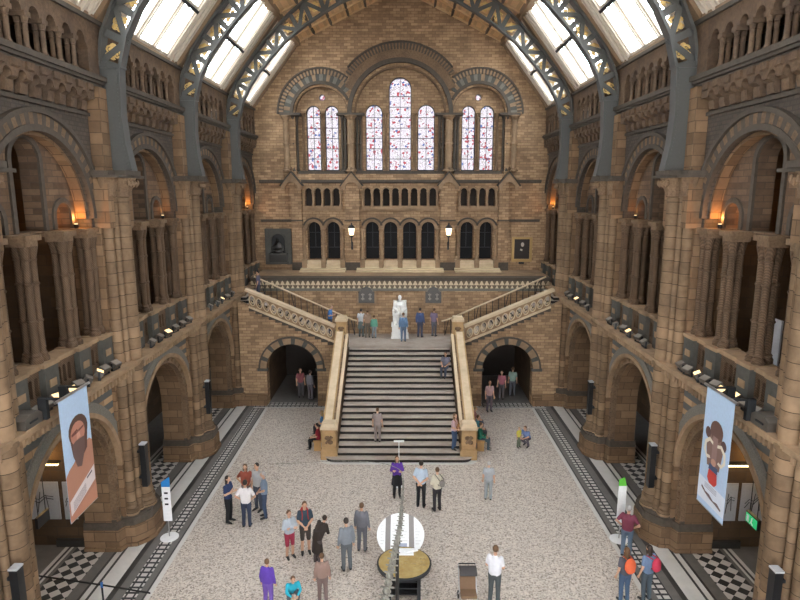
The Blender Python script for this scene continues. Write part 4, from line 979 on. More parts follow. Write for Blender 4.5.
def bag(name, label, P_, x, y, z, rz, col, off=(0,.12,.72), size=(.15,.09,.22), H=1.74):
    t = T(name, label, 'bag', (x, y, z), None, math.radians(rz), local=True)
    c = Vector(off)*1.0; c = Vector((off[0]*H, off[1]*H, off[2]*H))
    b = MB(); b.ball(c, size[0],size[1],size[2], 12, 8); b.ball(c+Vector((0,size[1]*.6,-size[2]*.35)), size[0]*.75,size[1]*.6,size[2]*.45, 10, 7); v, f = remesh(b, .02, 2); q = MB(); q.add(v, f); q.obj('pack', cloth(col), t)
    b = MB()
    for e in (-1,1): b.tube([c+Vector((e*.09,-size[1]*.6,size[2]*.75)), Vector((e*.09, -.0, .825*H)), Vector((e*.085,-.115,.76*H)), Vector((e*.1,-.12,.68*H)), c+Vector((e*.1,-size[1]*.5,-size[2]*.6))], .016, 6)
    b.obj('strap', cloth(tuple(v_*.6 for v_ in col)), t)
    return t

NAVY=(.02,.035,.10); BLK=(.012,.012,.014); JEAN=(.04,.06,.11); GREYC=(.22,.23,.25)
person('woman in a purple jacket and black skirt with folded arms, standing by the bottom step', -.05, 21.1, rz=5, pose='folded', H=1.7, shirt=(.09,.03,.26), trousers=BLK, skirt=BLK, hair='hair_brown', long=True, sleeves='long')
person('man in a pale blue shirt and black trousers, left of the pair below the stairs', .84, 20.35, rz=165, H=1.86, pose='behind', shirt=(.42,.50,.60), trousers=BLK, hair='hair_dark')
person('person in a cream jacket and dark trousers, right one of the pair before the stairs', 1.42, 20.1, rz=200, H=1.72, shirt=(.55,.49,.38), trousers=(.03,.025,.03), hair='hair_brown', sleeves='long', pose='front')
bag('shoulder_bag', 'small grey bag carried by the person in the cream jacket', None, 1.42, 20.1, 0, 200, (.2,.18,.16), off=(-.06,.12,.66), size=(.11,.07,.15))
person('woman in a navy top and black trousers, leftmost of the group of five', -5.95, 19.3, rz=75, H=1.78, pose='folded', shirt=NAVY, trousers=BLK, hair='hair_dark', long=True)
person('woman with long auburn hair and a rust red top in the group of five', -5.58, 20.3, rz=0, H=1.74, pose='hips', shirt=(.32,.08,.05), trousers=(.2,.16,.15), hair='hair_brown', long=True)
person('man in a white t-shirt and dark jeans, back turned, in the group of five', -5.25, 19.0, rz=180, H=1.78, pose='hips', shirt=(.72,.68,.68), trousers=(.035,.045,.08), hair='hair_dark')
person('man in a light grey shirt with beard, rear right of the group of five', -5.1, 20.1, rz=-30, H=1.88, pose='stand', shirt=(.42,.42,.42), trousers=(.07,.08,.11), hair='hair_dark')
person('man in a slate blue shirt and jeans, rightmost of the group of five', -4.75, 19.6, rz=-75, H=1.8, pose='front', shirt=(.2,.26,.34), trousers=JEAN, hair='hair_grey')
person('young man in a dark t-shirt and shorts wearing a red backpack, hall floor', -2.96, 17.5, rz=15, H=1.82, pose='front', shirt=(.03,.05,.07), trousers=(.05,.04,.035), legs='short', hair='hair_brown')
bag('backpack', 'red backpack on the young man in dark shorts', None, -2.96, 17.5, 0, 15, (.5,.04,.03), H=1.82)
person('young person in a light grey hoodie and crimson shorts with arms crossed', -3.42, 17.25, rz=35, H=1.66, pose='folded', shirt=(.38,.42,.46), trousers=(.30,.03,.06), legs='short', hair='hair_brown', sleeves='long')
person('person in a long dark brown coat leaning beside the red backpack wearer', -2.5, 16.95, rz=140, H=1.62, pose='bend', shirt=(.035,.025,.02), trousers=(.08,.06,.06), coat=(.035,.025,.02), hair='hair_dark', sleeves='long', build=1.15)
person('person in a bright violet top at the bottom left of the hall floor', -3.6, 14.95, rz=170, H=1.5, shirt=(.10,.045,.33), trousers=(.15,.08,.35), hair='hair_brown', sleeves='long', build=1.1)
person('crouching child in a turquoise top at the bottom edge of the hall floor', -2.95, 15.1, rz=20, H=1.5, pose='crouch', shirt=(.02,.33,.44), trousers=(.1,.1,.12), hair='hair_brown', sleeves='long')
person('person in a dusty brown top standing at the bottom, right of the turquoise child', -2.1, 15.15, rz=190, H=1.55, shirt=(.26,.17,.14), trousers=(.16,.11,.1), hair='hair_brown', sleeves='long')
person('man in a white shirt and dark grey trousers beside a pushchair, bottom of hall', 2.75, 15.1, rz=160, H=1.84, pose='front', shirt=(.66,.66,.70), trousers=(.06,.07,.075), hair='hair_brown')
person('man in a maroon shirt and jeans beside the right marble strip', 7.3, 17.35, rz=150, H=1.8, pose='hips', shirt=(.17,.035,.06), trousers=(.12,.17,.24), hair='hair_grey')
person('person in a dark top wearing an orange backpack, lower right of hall', 6.45, 15.2, rz=190, H=1.72, pose='stand', shirt=(.08,.08,.1), trousers=(.06,.1,.17), hair='hair_brown', long=True)
bag('backpack', 'bright orange backpack on a visitor at the lower right', None, 6.45, 15.2, 0, 190, (.7,.13,.05), size=(.17,.1,.24))
person('person in a denim blue top carrying a crimson bag, lower right corner of floor', 7.1, 15.25, rz=200, H=1.76, pose='stand', shirt=(.13,.19,.30), trousers=(.06,.08,.1), hair='hair_dark', long=True)
bag('backpack', 'crimson bag on the visitor in denim blue, lower right', None, 7.1, 15.25, 0, 200, (.5,.04,.08), off=(-.06,.11,.7))
person('woman in a pale pink shirt and jeans standing on the lowest steps, right', 2.42, 24.62, .348, rz=60, H=1.68, pose='front', shirt=(.5,.34,.36), trousers=(.04,.07,.14), hair='hair_brown', long=True)
bag('tote_bag', 'tan tote bag held by the woman in pink on the steps', None, 2.42, 24.62, .348, 60, (.45,.22,.07), off=(.1,-.05,.55), size=(.14,.07,.18))
person('person in a grey top sitting high up on the steps by the right parapet', 2.32, 28.95, 2.32, rz=-20, H=1.66, pose='sit', shirt=(.16,.15,.19), trousers=(.05,.06,.09), hair='hair_dark')
# landing
person('visitor in a white top and long dark skirt on the landing, leftmost', -2.2, 33.2, 3.3, rz=170, H=1.66, shirt=(.5,.5,.52), trousers=(.1,.12,.12), skirt=(.1,.12,.12), hair='hair_dark', group=None)
person('visitor in a brown top on the landing, between white top and green top', -1.83, 33.0, 3.3, rz=190, H=1.66, shirt=(.3,.2,.14), trousers=(.16,.13,.1), hair='hair_brown')
person('child in a green jacket on the landing beside the brown-topped visitor', -1.45, 32.85, 3.3, rz=180, H=1.35, shirt=(.1,.28,.2), trousers=(.2,.22,.24), hair='hair_brown', sleeves='long')
person('visitor in a blue top standing before the marble statue', .2, 32.1, 3.3, rz=180, H=1.66, shirt=(.13,.22,.36), trousers=(.13,.18,.26), hair='hair_brown', sleeves='long')
person('visitor in a dark blue coat on the landing, right of the statue', 1.15, 33.1, 3.3, rz=160, H=1.74, shirt=(.06,.09,.2), trousers=(.05,.06,.1), hair='hair_dark', sleeves='long')
person('man in a bright blue shirt on the left upper flight by the newel', -3.85, 32.3, 3.65, rz=80, H=1.72, pose='look', shirt=(.05,.16,.42), trousers=(.06,.07,.1), hair='hair_fair')
person('visitor in grey near the top of the left upper flight', -7.75, 32.3, 5.57, rz=-90, H=1.7, shirt=(.12,.11,.16), trousers=(.05,.05,.07), hair='hair_dark')
# around
person('visitor in a pinkish top by the right-hand passage arch', 4.75, 30.1, rz=10, H=1.74, shirt=(.38,.24,.24), trousers=(.12,.1,.12), hair='hair_brown')
person('small child in a yellow top at the back right of the floor', 5.45, 25.6, rz=30, H=1.0, shirt=(.55,.5,.08), trousers=(.13,.15,.1), hair='hair_fair')
person('person in a blue top crouching beside the child in yellow', 5.85, 25.75, rz=-40, H=1.6, pose='crouch', shirt=(.14,.2,.38), trousers=(.1,.08,.1), hair='hair_brown')
person('visitor in pale grey standing alone right of the couple, hall floor', 3.4, 20.9, rz=170, H=1.58, shirt=(.36,.38,.4), trousers=(.3,.32,.33), hair='hair_grey')
person('visitor in grey and dark trousers left of the tilted round panel', -1.55, 16.6, rz=200, H=1.78, shirt=(.2,.22,.25), trousers=(.1,.11,.12), hair='hair_dark', sleeves='long')
person('visitor in a charcoal top behind the grey visitor, left of the panel', -1.15, 17.6, rz=170, H=1.72, shirt=(.15,.15,.17), trousers=(.12,.12,.14), hair='hair_brown', sleeves='long')
person('slim visitor in dusky brown on the lowest stair steps, left', -.95, 25.0, .52, rz=170, H=1.62, shirt=(.26,.21,.2), trousers=(.22,.18,.17), hair='hair_brown')
person('visitor leaning at the left gallery opening in the nearest bay', -9.75, 15.75, 6.12, rz=-90, H=1.8, pose='look', shirt=(.06,.05,.06), trousers=BLK, hair='hair_dark')
person('visitor in a dull red top inside the left passage arch', -5.6, 32.3, rz=20, H=1.72, shirt=(.25,.08,.09), trousers=(.1,.09,.1), hair='hair_brown')
person('visitor in a grey top inside the left passage arch, by its right jamb', -5.0, 31.9, rz=150, H=1.74, shirt=(.2,.19,.2), trousers=(.1,.09,.1), hair='hair_dark', sleeves='long')
person('visitor in a dark pink top inside the right passage arch', 5.7, 32.0, rz=-20, H=1.7, shirt=(.3,.1,.13), trousers=(.1,.09,.1), hair='hair_dark', long=True)
person('visitor in pale green inside the right passage arch, by its far jamb', 6.4, 32.5, rz=170, H=1.76, shirt=(.2,.28,.24), trousers=(.08,.08,.1), hair='hair_brown')
person('visitor in a dusky violet top at the right end of the landing', 1.95, 33.3, 3.3, rz=150, H=1.68, shirt=(.2,.15,.22), trousers=(.1,.1,.12), hair='hair_brown')
# benches with seated visitors
for s in (-1, 1):
    t = T('wooden_bench', 'plain golden oak bench along the %s outer side of the main stairs' % SIDE[s], 'bench', (s*3.66, 26.2, 0))
    b = MB(); b.box(*(sorted((s*3.46, s*3.86))+[25.15, 28.6, .42, .47])); b.obj('seat', M['wood'], t)
    for y_ in (25.2, 26.9, 28.5):
        b = MB(); b.box(*(sorted((s*3.5, s*3.82))+[y_-.03, y_+.04, 0, .42])); b.obj('leg', M['wood'], t)
person('person in black with a red top seated on the left bench', -3.66, 25.45, -.06, rz=-90, H=1.66, pose='sit', shirt=(.30,.02,.04), trousers=BLK, hair='hair_dark')
person('person in a blue top seated farther back on the left bench', -3.66, 27.0, -.06, rz=-90, H=1.66, pose='sit', shirt=(.08,.2,.42), trousers=(.03,.03,.04), hair='hair_fair', long=True)
person('person in a dark green jacket seated at the near end of the right bench', 3.66, 25.5, -.06, rz=80, H=1.7, pose='sit', shirt=(.02,.16,.10), trousers=(.05,.08,.1), hair='hair_brown', sleeves='long')
person('person in teal seated second on the right bench', 3.66, 26.5, -.06, rz=90, H=1.66, pose='sit', shirt=(.05,.2,.26), trousers=(.05,.05,.06), hair='hair_brown')
person('person in pink seated farthest on the right bench', 3.66, 27.6, -.06, rz=90, H=1.66, pose='sit', shirt=(.4,.2,.18), trousers=(.06,.07,.1), hair='hair_fair')

#=================================================================== PUSHCHAIR
x, y = 2.0, 15.0
t = T('pushchair', 'dark folding pushchair with a brown seat at the bottom of the hall', 'pushchair', (x, y, 0))
b = MB(); b.prism([(y-.3,.45),(y+.12,.38),(y+.3,.95),(y+.22,.98),(y+.06,.5),(y-.3,.53)], side(1), x-.22, x+.22); b.obj('seat', cloth((.20,.12,.07)), t)
b = MB(); b.ring(0, 0, .28, .32, lambda u, v, d: (d, y+.15+u, .78+v), x-.24, x+.24, .4, 2.4, 14); b.obj('hood', cloth((.05,.045,.045)), t)
for e in (-.24, .24):
    b = MB(); b.tube([(x+e,y-.35,.12),(x+e,y+.1,.55),(x+e,y+.45,1.02)], .015, 6); b.tube([(x+e,y+.35,.12),(x+e,y-.1,.55)], .015, 6); b.obj('frame_tube', M['metal'], t)
    for yy in (y-.35, y+.35):
        b = MB(); b.ring(0, 0, .075, .11, lambda u, v, d: (d, yy+u, .11+v), x+e-.02, x+e+.02, 0, 2*PI, 16); b.obj('wheel', M['black'], t)
b = MB(); b.tube([(x-.24,y+.45,1.02),(x+.24,y+.45,1.02)], .02, 8); b.obj('handle', M['black'], t)
tag(t, t['label'], 'pushchair')

#=================================================================== STATUE
t = T('marble_statue', 'white marble statue of a seated bearded man in a long coat on the landing', 'statue', (0, 33.3, 3.3))
y = 33.3
b = MB(); b.box(-.5,.5,y-.55,y+.5,3.3,3.42); b.box(-.44,.44,y-.5,y+.46,3.42,3.98); b.box(-.48,.48,y-.54,y+.48,3.98,4.06); b.obj('pedestal', M['marble'], t)
b = MB(); b.box(-.4,.4,y-.05,y+.42,4.06,4.6); b.box(-.38,.38,y+.28,y+.42,4.6,5.35)
for e in (-1,1): b.box(e*.36-.06,e*.36+.06,y-.2,y+.4,4.55,4.85)
b.obj('chair', M['marble'], t)
H = 2.2; J = {k: Vector(v)*H for k, v in {**BASE, **POSE['sit'], 'Le':(.15,-.02,.42),'Re':(-.15,-.02,.42),'Lw':(.06,-.14,.34),'Rw':(-.05,-.14,.35)}.items()}
o = Vector((0, y+.1, 4.02)); J = {k: v+o for k, v in J.items()}
b = MB()
for e, sg in (('L',1),('R',-1)):
    X = Vector((sg,0,0)); caps(b, J['pel']+X*.08, J['che']+X*.11, .14, .145); caps(b, J['che']+X*.1, J[e+'s'], .15, .1)
    caps(b, J[e+'s'], J[e+'e'], .095, .085); caps(b, J[e+'e'], J[e+'w'], .08, .05); b.ball(J[e+'w']+Vector((0,-.07,-.02)), .055,.07,.035)
    caps(b, J[e+'h'], J[e+'k'], .125, .1); caps(b, J[e+'k'], J[e+'a'], .1, .07); caps(b, J[e+'a'], J[e+'t'], .06, .045)
    caps(b, J[e+'k']+X*.1, J[e+'a']+X*.1+Vector((0,.1,0)), .09, .1)
caps(b, J['che'], J['nek'], .15, .08); caps(b, J['nek'], J['hed'], .07, .07); b.ball(J['hed'], .1,.115,.14, 14, 10)
b.ball(J['hed']+Vector((0,-.08,-.13)), .08,.07,.12); b.tube([J['hed']+Vector((0,-.1,.03)), J['hed']+Vector((0,-.135,-.03))], .018, 6, .024)
v, f_ = remesh(b, .022, 2); q = MB(); q.add(v, f_); q.obj('seated_figure', M['marble'], t)

#=================================================================== FLOODLIGHTS ON THE LEDGES
def floodlight(loc, rz, glow, label, group):
    t = T('floodlight', label, 'floodlight', loc, group, rz, local=True)
    b = MB(); b.tf = None
    def rot(x, y, z, a=.5): return (x, y*math.cos(a)-z*math.sin(a), .2+y*math.sin(a)+z*math.cos(a))
    b = MB(rot); b.box(-.15,.15,-.12,.10,-.07,.06); 
    for q in range(5): b.box(-.14+q*.065,-.12+q*.065,-.1,.1,-.1,-.07)
    b.obj('housing', M['lamphouse'], t)
    b = MB(rot); b.box(-.13,.13,-.10,.08,.06,.068); b.obj('lens', M['lampglow'] if glow else M['lensgrey'], t)
    b = MB()
    for e in (-.17,.17): b.box(e-.01,e+.01,-.03,.03,0,.24)
    b.box(-.17,.17,-.04,.04,0,.015); b.obj('bracket', M['irondark'], t)
    return t
for s in (-1, 1):
    for bi, n in ((1, 9), (2, 6), (3, 5)):
        ya, yb = BAYS[bi]; 
        for i in range(n):
            y_ = ya+1.0+(yb-ya-2.0)*(i+.5)/n+random.uniform(-.08,.08)
            glow = (i % 4 == 2) or (bi == 1 and i == 3)
            st_ = 'lit' if glow else 'grey'
            floodlight((s*(8.62+random.uniform(-.04,.06)), y_, 6.14), (PI/2 if s > 0 else -PI/2)*-1+random.uniform(-.5,.5), glow,
                '%s floodlight, %s from the viewer on the ledge of the %s %s bay' % (st_, ORD[i], BAYW[bi-1], SIDE[s]), 'floodlights along the %s ledge' % SIDE[s])
    # large reflector box beside the banner
    t = T('ledge_cabinet', 'large pale equipment case on the %s ledge beside the hanging banner' % SIDE[s], 'case', (s*8.6, 13.0, 6.14))
    b = MB(); b.prism([(12.75,6.14),(13.4,6.14),(13.4,6.36),(13.25,6.46),(12.9,6.46),(12.75,6.36)], side(s), 8.38, 8.8); b.obj('case_body', M['lamphouse'], t)
    b = MB(); b.box(*(sorted((s*8.36, s*8.39))+[12.9, 13.2, 6.25, 6.29])); b.obj('handle', M['irondark'], t)

#=================================================================== BANNERS
def banner(s, label):
    y0, y1, z0, z1 = 13.30, 14.58, 3.52, 6.62; X = 7.92
    t = T('hanging_banner', label, 'banner', (s*X, (y0+y1)/2, z0))
    def fp(u, v, d): return (s*(X-d), y0+(y1-y0)*u, z1-(z1-z0)*v)    # d towards the hall
    def sheet(name, poly, col, d, par=None):
        m = col if not isinstance(col, tuple) else plain('banner_print', col, .6, vary=.05)
        b = MB(); b.prism(poly, fp, d, d+.002); return b.obj(name, m, par or t)
    sky = plain('banner_sky_print', (.42,.55,.72), .6)
    cl_ = MB(); cl_.prism([(0,0),(1,0),(1,1),(0,1)], fp, -.006, 0); fab = cl_.obj('fabric', sky, t)
    def ell(cu, cv, ru, rv, a0=0, a1=2*PI, n=18): return [(cu+ru*math.cos(a0+(a1-a0)*i/n), cv+rv*math.sin(a0+(a1-a0)*i/n)) for i in range(n+(0 if a1-a0 > 6.2 else 1))]
    def part(nm, poly, col, d): sheet(nm, poly, col, d, fab)
    if s < 0:
        part('printed_shoulders', [(0,.97),(0,.62),(.12,.58),(.3,.55),(.75,.45),(.9,.44),(1,.47),(1,.97)], (.42,.20,.13), .002)
        part('printed_hair', ell(.55,.31,.34,.125)+[], (.10,.055,.04), .004)
        part('printed_hair', [(.22,.3),(.3,.5),(.42,.6),(.8,.5),(.88,.3)], (.12,.06,.045), .005)
        part('printed_face', ell(.52,.335,.25,.10), (.45,.20,.14), .007)
        part('printed_brow', [(.3,.315),(.5,.295),(.52,.31),(.74,.295),(.74,.31),(.5,.33),(.3,.335)], (.16,.06,.045), .009)
        part('printed_nose', [(.48,.31),(.56,.31),(.6,.37),(.46,.38)], (.58,.30,.22), .009)
        part('printed_beard', [(.3,.40),(.42,.385),(.62,.385),(.74,.39),(.7,.5),(.55,.62),(.4,.6),(.3,.5)], (.14,.085,.075), .010)
        part('printed_caption', [(.04,.83),(.98,.69),(.98,.82),(.04,.95)], (.66,.58,.57), .006)
        for i in range(6): part('caption_line', [(.14,.855+i*.013-.0),(.62,.785+i*.013),(.62,.79+i*.013),(.14,.86+i*.013)], (.3,.25,.26), .009)
        part('caption_line', [(.68,.745),(.88,.72),(.88,.735),(.68,.76)], (.1,.08,.09), .009)
        part('printed_base', [(0,1),(0,.955),(1,.86),(1,1)], (.48,.22,.14), .007)
    else:
        # near side is u=0 : right-hand side of the picture seen from the viewer
        part('printed_body', [(.3,.62),(.22,.45),(.3,.34),(.75,.34),(.82,.47),(.74,.63)], (.20,.12,.10), .002)
        part('printed_head', ell(.5,.31,.23,.085), (.13,.07,.055), .004)
        part('printed_ear', ell(.22,.39,.1,.045), (.09,.05,.045), .003); part('printed_ear', ell(.8,.36,.1,.045), (.09,.05,.045), .003)
        part('printed_trunk', [(.42,.36),(.6,.36),(.6,.55),(.55,.68),(.45,.68),(.42,.55)], (.27,.17,.15), .006)
        for e in (-1, 1):
            P_ = [(.5+e*.08,.41),(.5+e*.22,.39),(.5+e*.38,.44),(.5+e*.40,.52),(.5+e*.27,.575),(.5+e*.13,.56)]
            Q_ = [(.5+e*.16,.54),(.5+e*.27,.545),(.5+e*.33,.51),(.5+e*.31,.455),(.5+e*.2,.42),(.5+e*.08,.435)]
            part('printed_tusk', P_+Q_, (.70,.64,.52), .008)
        part('printed_child', [(.36,.64),(.64,.64),(.68,.73),(.6,.765),(.4,.765),(.32,.73)], (.50,.05,.04), .009)
        part('printed_child', [(.34,.60),(.64,.60),(.66,.65),(.34,.65)], (.05,.08,.16), .010)
        part('printed_child_head', ell(.5,.575,.09,.03), (.5,.28,.2), .011)
        part('printed_snow', [(0,.78),(1,.76),(1,.95),(0,.95)], (.62,.66,.74), .002)
        for i in range(4): part('caption_line', [(.3,.785+i*.012),(.75,.785+i*.012),(.75,.79+i*.012),(.3,.79+i*.012)], (.3,.3,.36), .006)
        part('printed_rocks', [(.1,.90),(.25,.875),(.4,.885),(.55,.86),(.7,.86),(.85,.83),(.86,.85),(.72,.875),(.5,.895),(.3,.9),(.12,.915)], (.13,.08,.08), .006)
    b = MB(); b.tube([(s*X,y0-.12,z1+.03),(s*X,y1+.12,z1+.03)], .035, 8); b.obj('top_rail', M['metal'], t)
    b = MB(); b.tube([(s*X,y0,z0-.0),(s*X,y1,z0)], .015, 6); b.obj('bottom_rail', M['metal'], t)
    for y_ in (y0+.2, y1-.2):
        b = MB(); b.box(*(sorted((s*X, s*8.5))+[y_-.03, y_+.03, z1+.0, z1+.05])); b.box(*(sorted((s*8.3, s*8.5))+[y_-.06, y_+.06, 6.14, z1+.05])); b.obj('bracket', M['irondark'], t)
banner(-1, 'tall banner printed with a bearded weathered man, hanging from the left ledge')
banner(1, 'tall banner printed with a mammoth and a child in red, right ledge')

#=================================================================== AISLE PANELS, STRIP LIGHTS, EXIT SIGNS
PX_ = {-1:((11.0,12.2),(10.45,10.86)), 1:((11.1,12.0),(10.4,10.98))}; LX = {-1:(10.86,11.74), 1:(10.5,11.6)}
for s in (-1, 1):
    YC = 17.9
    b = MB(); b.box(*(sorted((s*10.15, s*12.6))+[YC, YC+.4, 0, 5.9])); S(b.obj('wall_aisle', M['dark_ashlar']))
    b = MB(); b.box(*(sorted((s*10.15, s*11.2))+[YC-.12, YC, 0, .25])); S(b.obj('baseboard_aisle', M['bmarble']))
    for i, (a, c) in enumerate(PX_[s]):
        t = T('wall_poster', '%s pale poster on the dark %s aisle wall behind the banner' % (('outer, larger','inner, narrower')[i], SIDE[s]), 'poster', (s*(a+c)/2, YC, 1.1))
        b = MB(); b.box(*(sorted((s*a, s*c))+[YC-.03, YC, .94, 2.25])); b.obj('sheet', M['greyboard'], t)
        b = MB(); xa, xc = sorted((s*a, s*c)); w_ = xc-xa
        pts = [(.15,.3),(.3,.5),(.45,.42),(.62,.6),(.85,.55)]
        b.tube([(xa+w_*u, YC-.035, 1.1+v) for u, v in pts], .014, 4); b.tube([(xa+w_*u, YC-.035, 1.3+v*.8) for u, v in pts], .012, 4); b.tube([(xa+w_*.4, YC-.035, 1.2),(xa+w_*.5, YC-.035, 1.9)], .012, 4); b.tube([(xa+w_*.7, YC-.035, 1.3),(xa+w_*.65, YC-.035, 1.8)], .012, 4); b.obj('print', M['black'], t)
    t = T('strip_light', 'warm glowing strip light on the %s aisle wall above the posters' % SIDE[s], 'lamp', (s*11.3, YC-.1, 3.05))
    b = MB(); b.box(*(sorted((s*LX[s][0], s*LX[s][1]))+[YC-.16, YC-.08, 2.88, 2.95])); b.obj('tube', M['tube'], t)
    b = MB(); b.box(*(sorted((s*(LX[s][0]-.04), s*(LX[s][1]+.04)))+[YC-.18, YC, 2.95, 3.0])); b.obj('housing', M['irondark'], t)
    # warm wall lamp light
    L = bpy.data.lights.new('aisle_lamp', 'POINT'); L.energy = 30; L.color = (1,.62,.25); L.shadow_soft_size = .12
    o = bpy.data.objects.new('aisle_lamp', L); COL.objects.link(o); o.location = (s*11.3, 17.45, 3.3)
    t = T('exit_sign', ('green lit exit sign hanging in the right aisle near the large pier' if s > 0 else 'dark back of a hanging exit sign in the left aisle by the posters'), 'sign', (s*9.9, 15.3, 2.35))
    b = MB(); b.box(*(sorted((s*9.9, s*9.98))+[15.05, 15.6, 2.3, 2.62])); b.obj('sign_box', M['black'], t)
    if s > 0:
        b = MB(); b.box(9.885, 9.9, 15.07, 15.58, 2.32, 2.58); fc = b.obj('sign_face', M['exit'], t)
        b = MB(); b.ball((9.88,15.28,2.53), .01,.025,.025, 8, 5); b.beam((9.88,15.28,2.5),(9.88,15.3,2.42),.02,.035,(0,1,0)); b.beam((9.88,15.3,2.42),(9.88,15.23,2.35),.01,.02,(0,1,0)); b.beam((9.88,15.3,2.42),(9.88,15.36,2.35),.01,.02,(0,1,0)); b.box(9.878,9.884,15.42,15.52,2.35,2.55); b.obj('running_figure', M['white'], fc)
    b = MB(); b.tube([(s*9.94,15.15,2.6),(s*9.94,15.15,5.9)], .012, 5); b.tube([(s*9.94,15.5,2.6),(s*9.94,15.5,5.9)], .012, 5); b.obj('hanger', M['irondark'], t)
t = T('display_board', 'pale grey display board standing in the right gallery opening, nearest bay', 'board', (10.0, 15.6, 6.12))
b = MB(); b.box(9.95, 10.0, 15.1, 16.3, 6.5, 8.2); b.obj('panel', M['greyboard'], t)
b = MB(); b.box(9.85, 10.1, 15.2, 15.26, 6.12, 6.5); b.box(9.85, 10.1, 16.1, 16.16, 6.12, 6.5); b.obj('foot', M['irondark'], t)

#=================================================================== WARM UPLIGHTS
def warm(x, y, z, e, r=.06):
    L = bpy.data.lights.new('arch_uplight', 'POINT'); L.energy = e; L.color = (1,.42,.1); L.shadow_soft_size = r
    o = bpy.data.objects.new('arch_uplight', L); COL.objects.link(o); o.location = (x, y, z)
for s in (-1, 1):
    for (y_, e, d) in ((17.5, 22, 9.38), (23.9, 4, 9.38), (36.9, 20, 9.35)):
        warm(s*d, y_, 10.75, e)
        t = T('uplight', 'small warm uplight on the capital of the far jamb, %s %s bay' % ({17.5:'nearest',23.9:'second nearest',36.9:'farthest'}[y_], SIDE[s]), 'lamp', (s*d, y_, 10.43))
        b = MB(); b.lathe([(.05,0),(.07,.05),(.07,.12),(.05,.12)], s*d, y_, 10, 10.43); b.obj('housing', M['black'], t)
        b = MB(); b.lathe([(.05,.12),(.045,.14)], s*d, y_, 10, 10.43); b.obj('lens', M['lampglow'], t)
    warm(s*10.15, 17.05, 10.8, 14)

#=================================================================== STANDS, BARRIER
t = T('sign_stand', 'white upright sign with a blue top on a round base, left marble strip', 'sign', (-7.7, 18.35, 0))
x, y = -7.7, 18.35
b = MB(); b.lathe([(.30,0),(.30,.02),(.05,.05)], x, y, 24); b.obj('base', M['white'], t)
b = MB(); b.lathe([(.02,.03),(.02,1.0)], x, y, 8); b.obj('pole', M['metal'], t)
b = MB(); b.prism([(x-.14,.62),(x+.14,.62),(x+.14,2.0),(x-.14,1.85)], XZ, y-.03, y+.0); pn = b.obj('panel', M['white'], t)
b = MB(); b.prism([(x-.14,1.85),(x+.14,1.85),(x+.14,2.2),(x-.14,2.02)], XZ, y-.035, y+.003); b.obj('blue_header', plain('blue_print', (.02,.19,.5), .5), pn)
b = MB()
for q in range(3): b.box(x-.06, x+.06, y-.036, y-.03, 1.2+q*.2, 1.26+q*.2)
b.obj('arrow_print', M['black'], pn)
t = T('sign_stand', 'white upright sign with a green top behind the man in maroon', 'sign', (7.42, 18.3, 0))
x, y = 7.42, 18.3
b = MB(); b.lathe([(.30,0),(.30,.02),(.05,.05)], x, y, 24); b.obj('base', M['white'], t)
b = MB(); b.lathe([(.02,.03),(.02,1.0)], x, y, 8); b.obj('pole', M['metal'], t)
b = MB(); b.prism([(x-.13,.62),(x+.13,.62),(x+.13,1.95),(x-.13,1.95)], XZ, y-.03, y); pn = b.obj('panel', M['white'], t)
b = MB(); b.prism([(x-.13,1.95),(x+.13,1.95),(x+.05,2.25),(x-.13,2.15)], XZ, y-.035, y+.003); b.obj('green_header', plain('green_print', (.12,.5,.05), .5), pn)
for i, (x, y) in enumerate(((-8.05,14.6),(-10.6,15.1))):
    t = T('barrier_post', ['slim barrier post with a blue cap on the marble strip, bottom left','slim barrier post in the left aisle beside the near pier'][i], 'barrier post', (x, y, 0))
    b = MB(); b.lathe([(.17,0),(.17,.02),(.03,.05)], x, y, 20); b.obj('base', M['irondark'], t)
    b = MB(); b.lathe([(.025,.04),(.025,.95)], x, y, 10); b.obj('pole', M['irondark'], t)
    b = MB(); b.lathe([(.035,.85),(.035,1.0)], x, y, 10); b.obj('cap', plain('blue_cap', (.03,.12,.35), .4), t)
b = MB(); b.beam((-10.6,15.1,.92),(-8.05,14.6,.92),.012,.05); b.beam((-8.05,14.6,.92),(-6.6,14.3,.9),.012,.05); tag(b.obj('barrier_belt', M['black']), 'black retractable belt stretched between the barrier posts, bottom left', 'barrier belt')

#=================================================================== ROUND RELIEF TABLE AND TILTED PANEL
x, y = .21, 15.62
t = T('relief_table', 'round table with an amber relief top on a dark slatted base', 'display table', (x, y, 0))
b = MB(); b.lathe([(.62,.78),(.78,.84),(.79,.93),(.74,.95)], x, y, 40); b.obj('rim', M['irondark'], t)
b = MB(); b.lathe([(.74,.93),(.74,.955)], x, y, 40); random.seed(3)
for i in range(40):
    a_ = random.uniform(0, 2*PI); r_ = .62*math.sqrt(random.random()); b.ball((x+r_*math.cos(a_), y+r_*math.sin(a_), .945), random.uniform(.04,.12), random.uniform(.03,.1), random.uniform(.015,.04), 8, 5)
b.obj('relief_map', M['amber'], t)
b = MB(); b.box(x-.16, x+.28, y+.3, y+.62, .96, .99); b.beam((x+.02,y+.42,.98),(x+.4,y+.52,1.02),.1,.05); b.obj('label_plate', M['white'], t)
for a, c in ((-.42,-.38),(.42,-.38),(-.42,.38),(.42,.38)):
    b = MB(); b.box(x+a-.05, x+a+.05, y+c-.05, y+c+.05, 0, .8); b.obj('leg', M['irondark'], t)
for q in range(3):
    b = MB(); b.box(x-.46, x+.46, y-.42, y+.42, .18+q*.2, .21+q*.2); b.obj('slat_shelf', M['irondark'], t)
x, y = .1, 17.0
pb_ = []
t = T('round_panel', 'tilted round white information panel with two grey bands behind the relief table', 'information panel', (x, y, 0))
tl = math.radians(28)
def dp(u, v, d): return (x+u, y+v*math.cos(tl)-d*math.sin(tl), .95+v*math.sin(tl)+d*math.cos(tl))
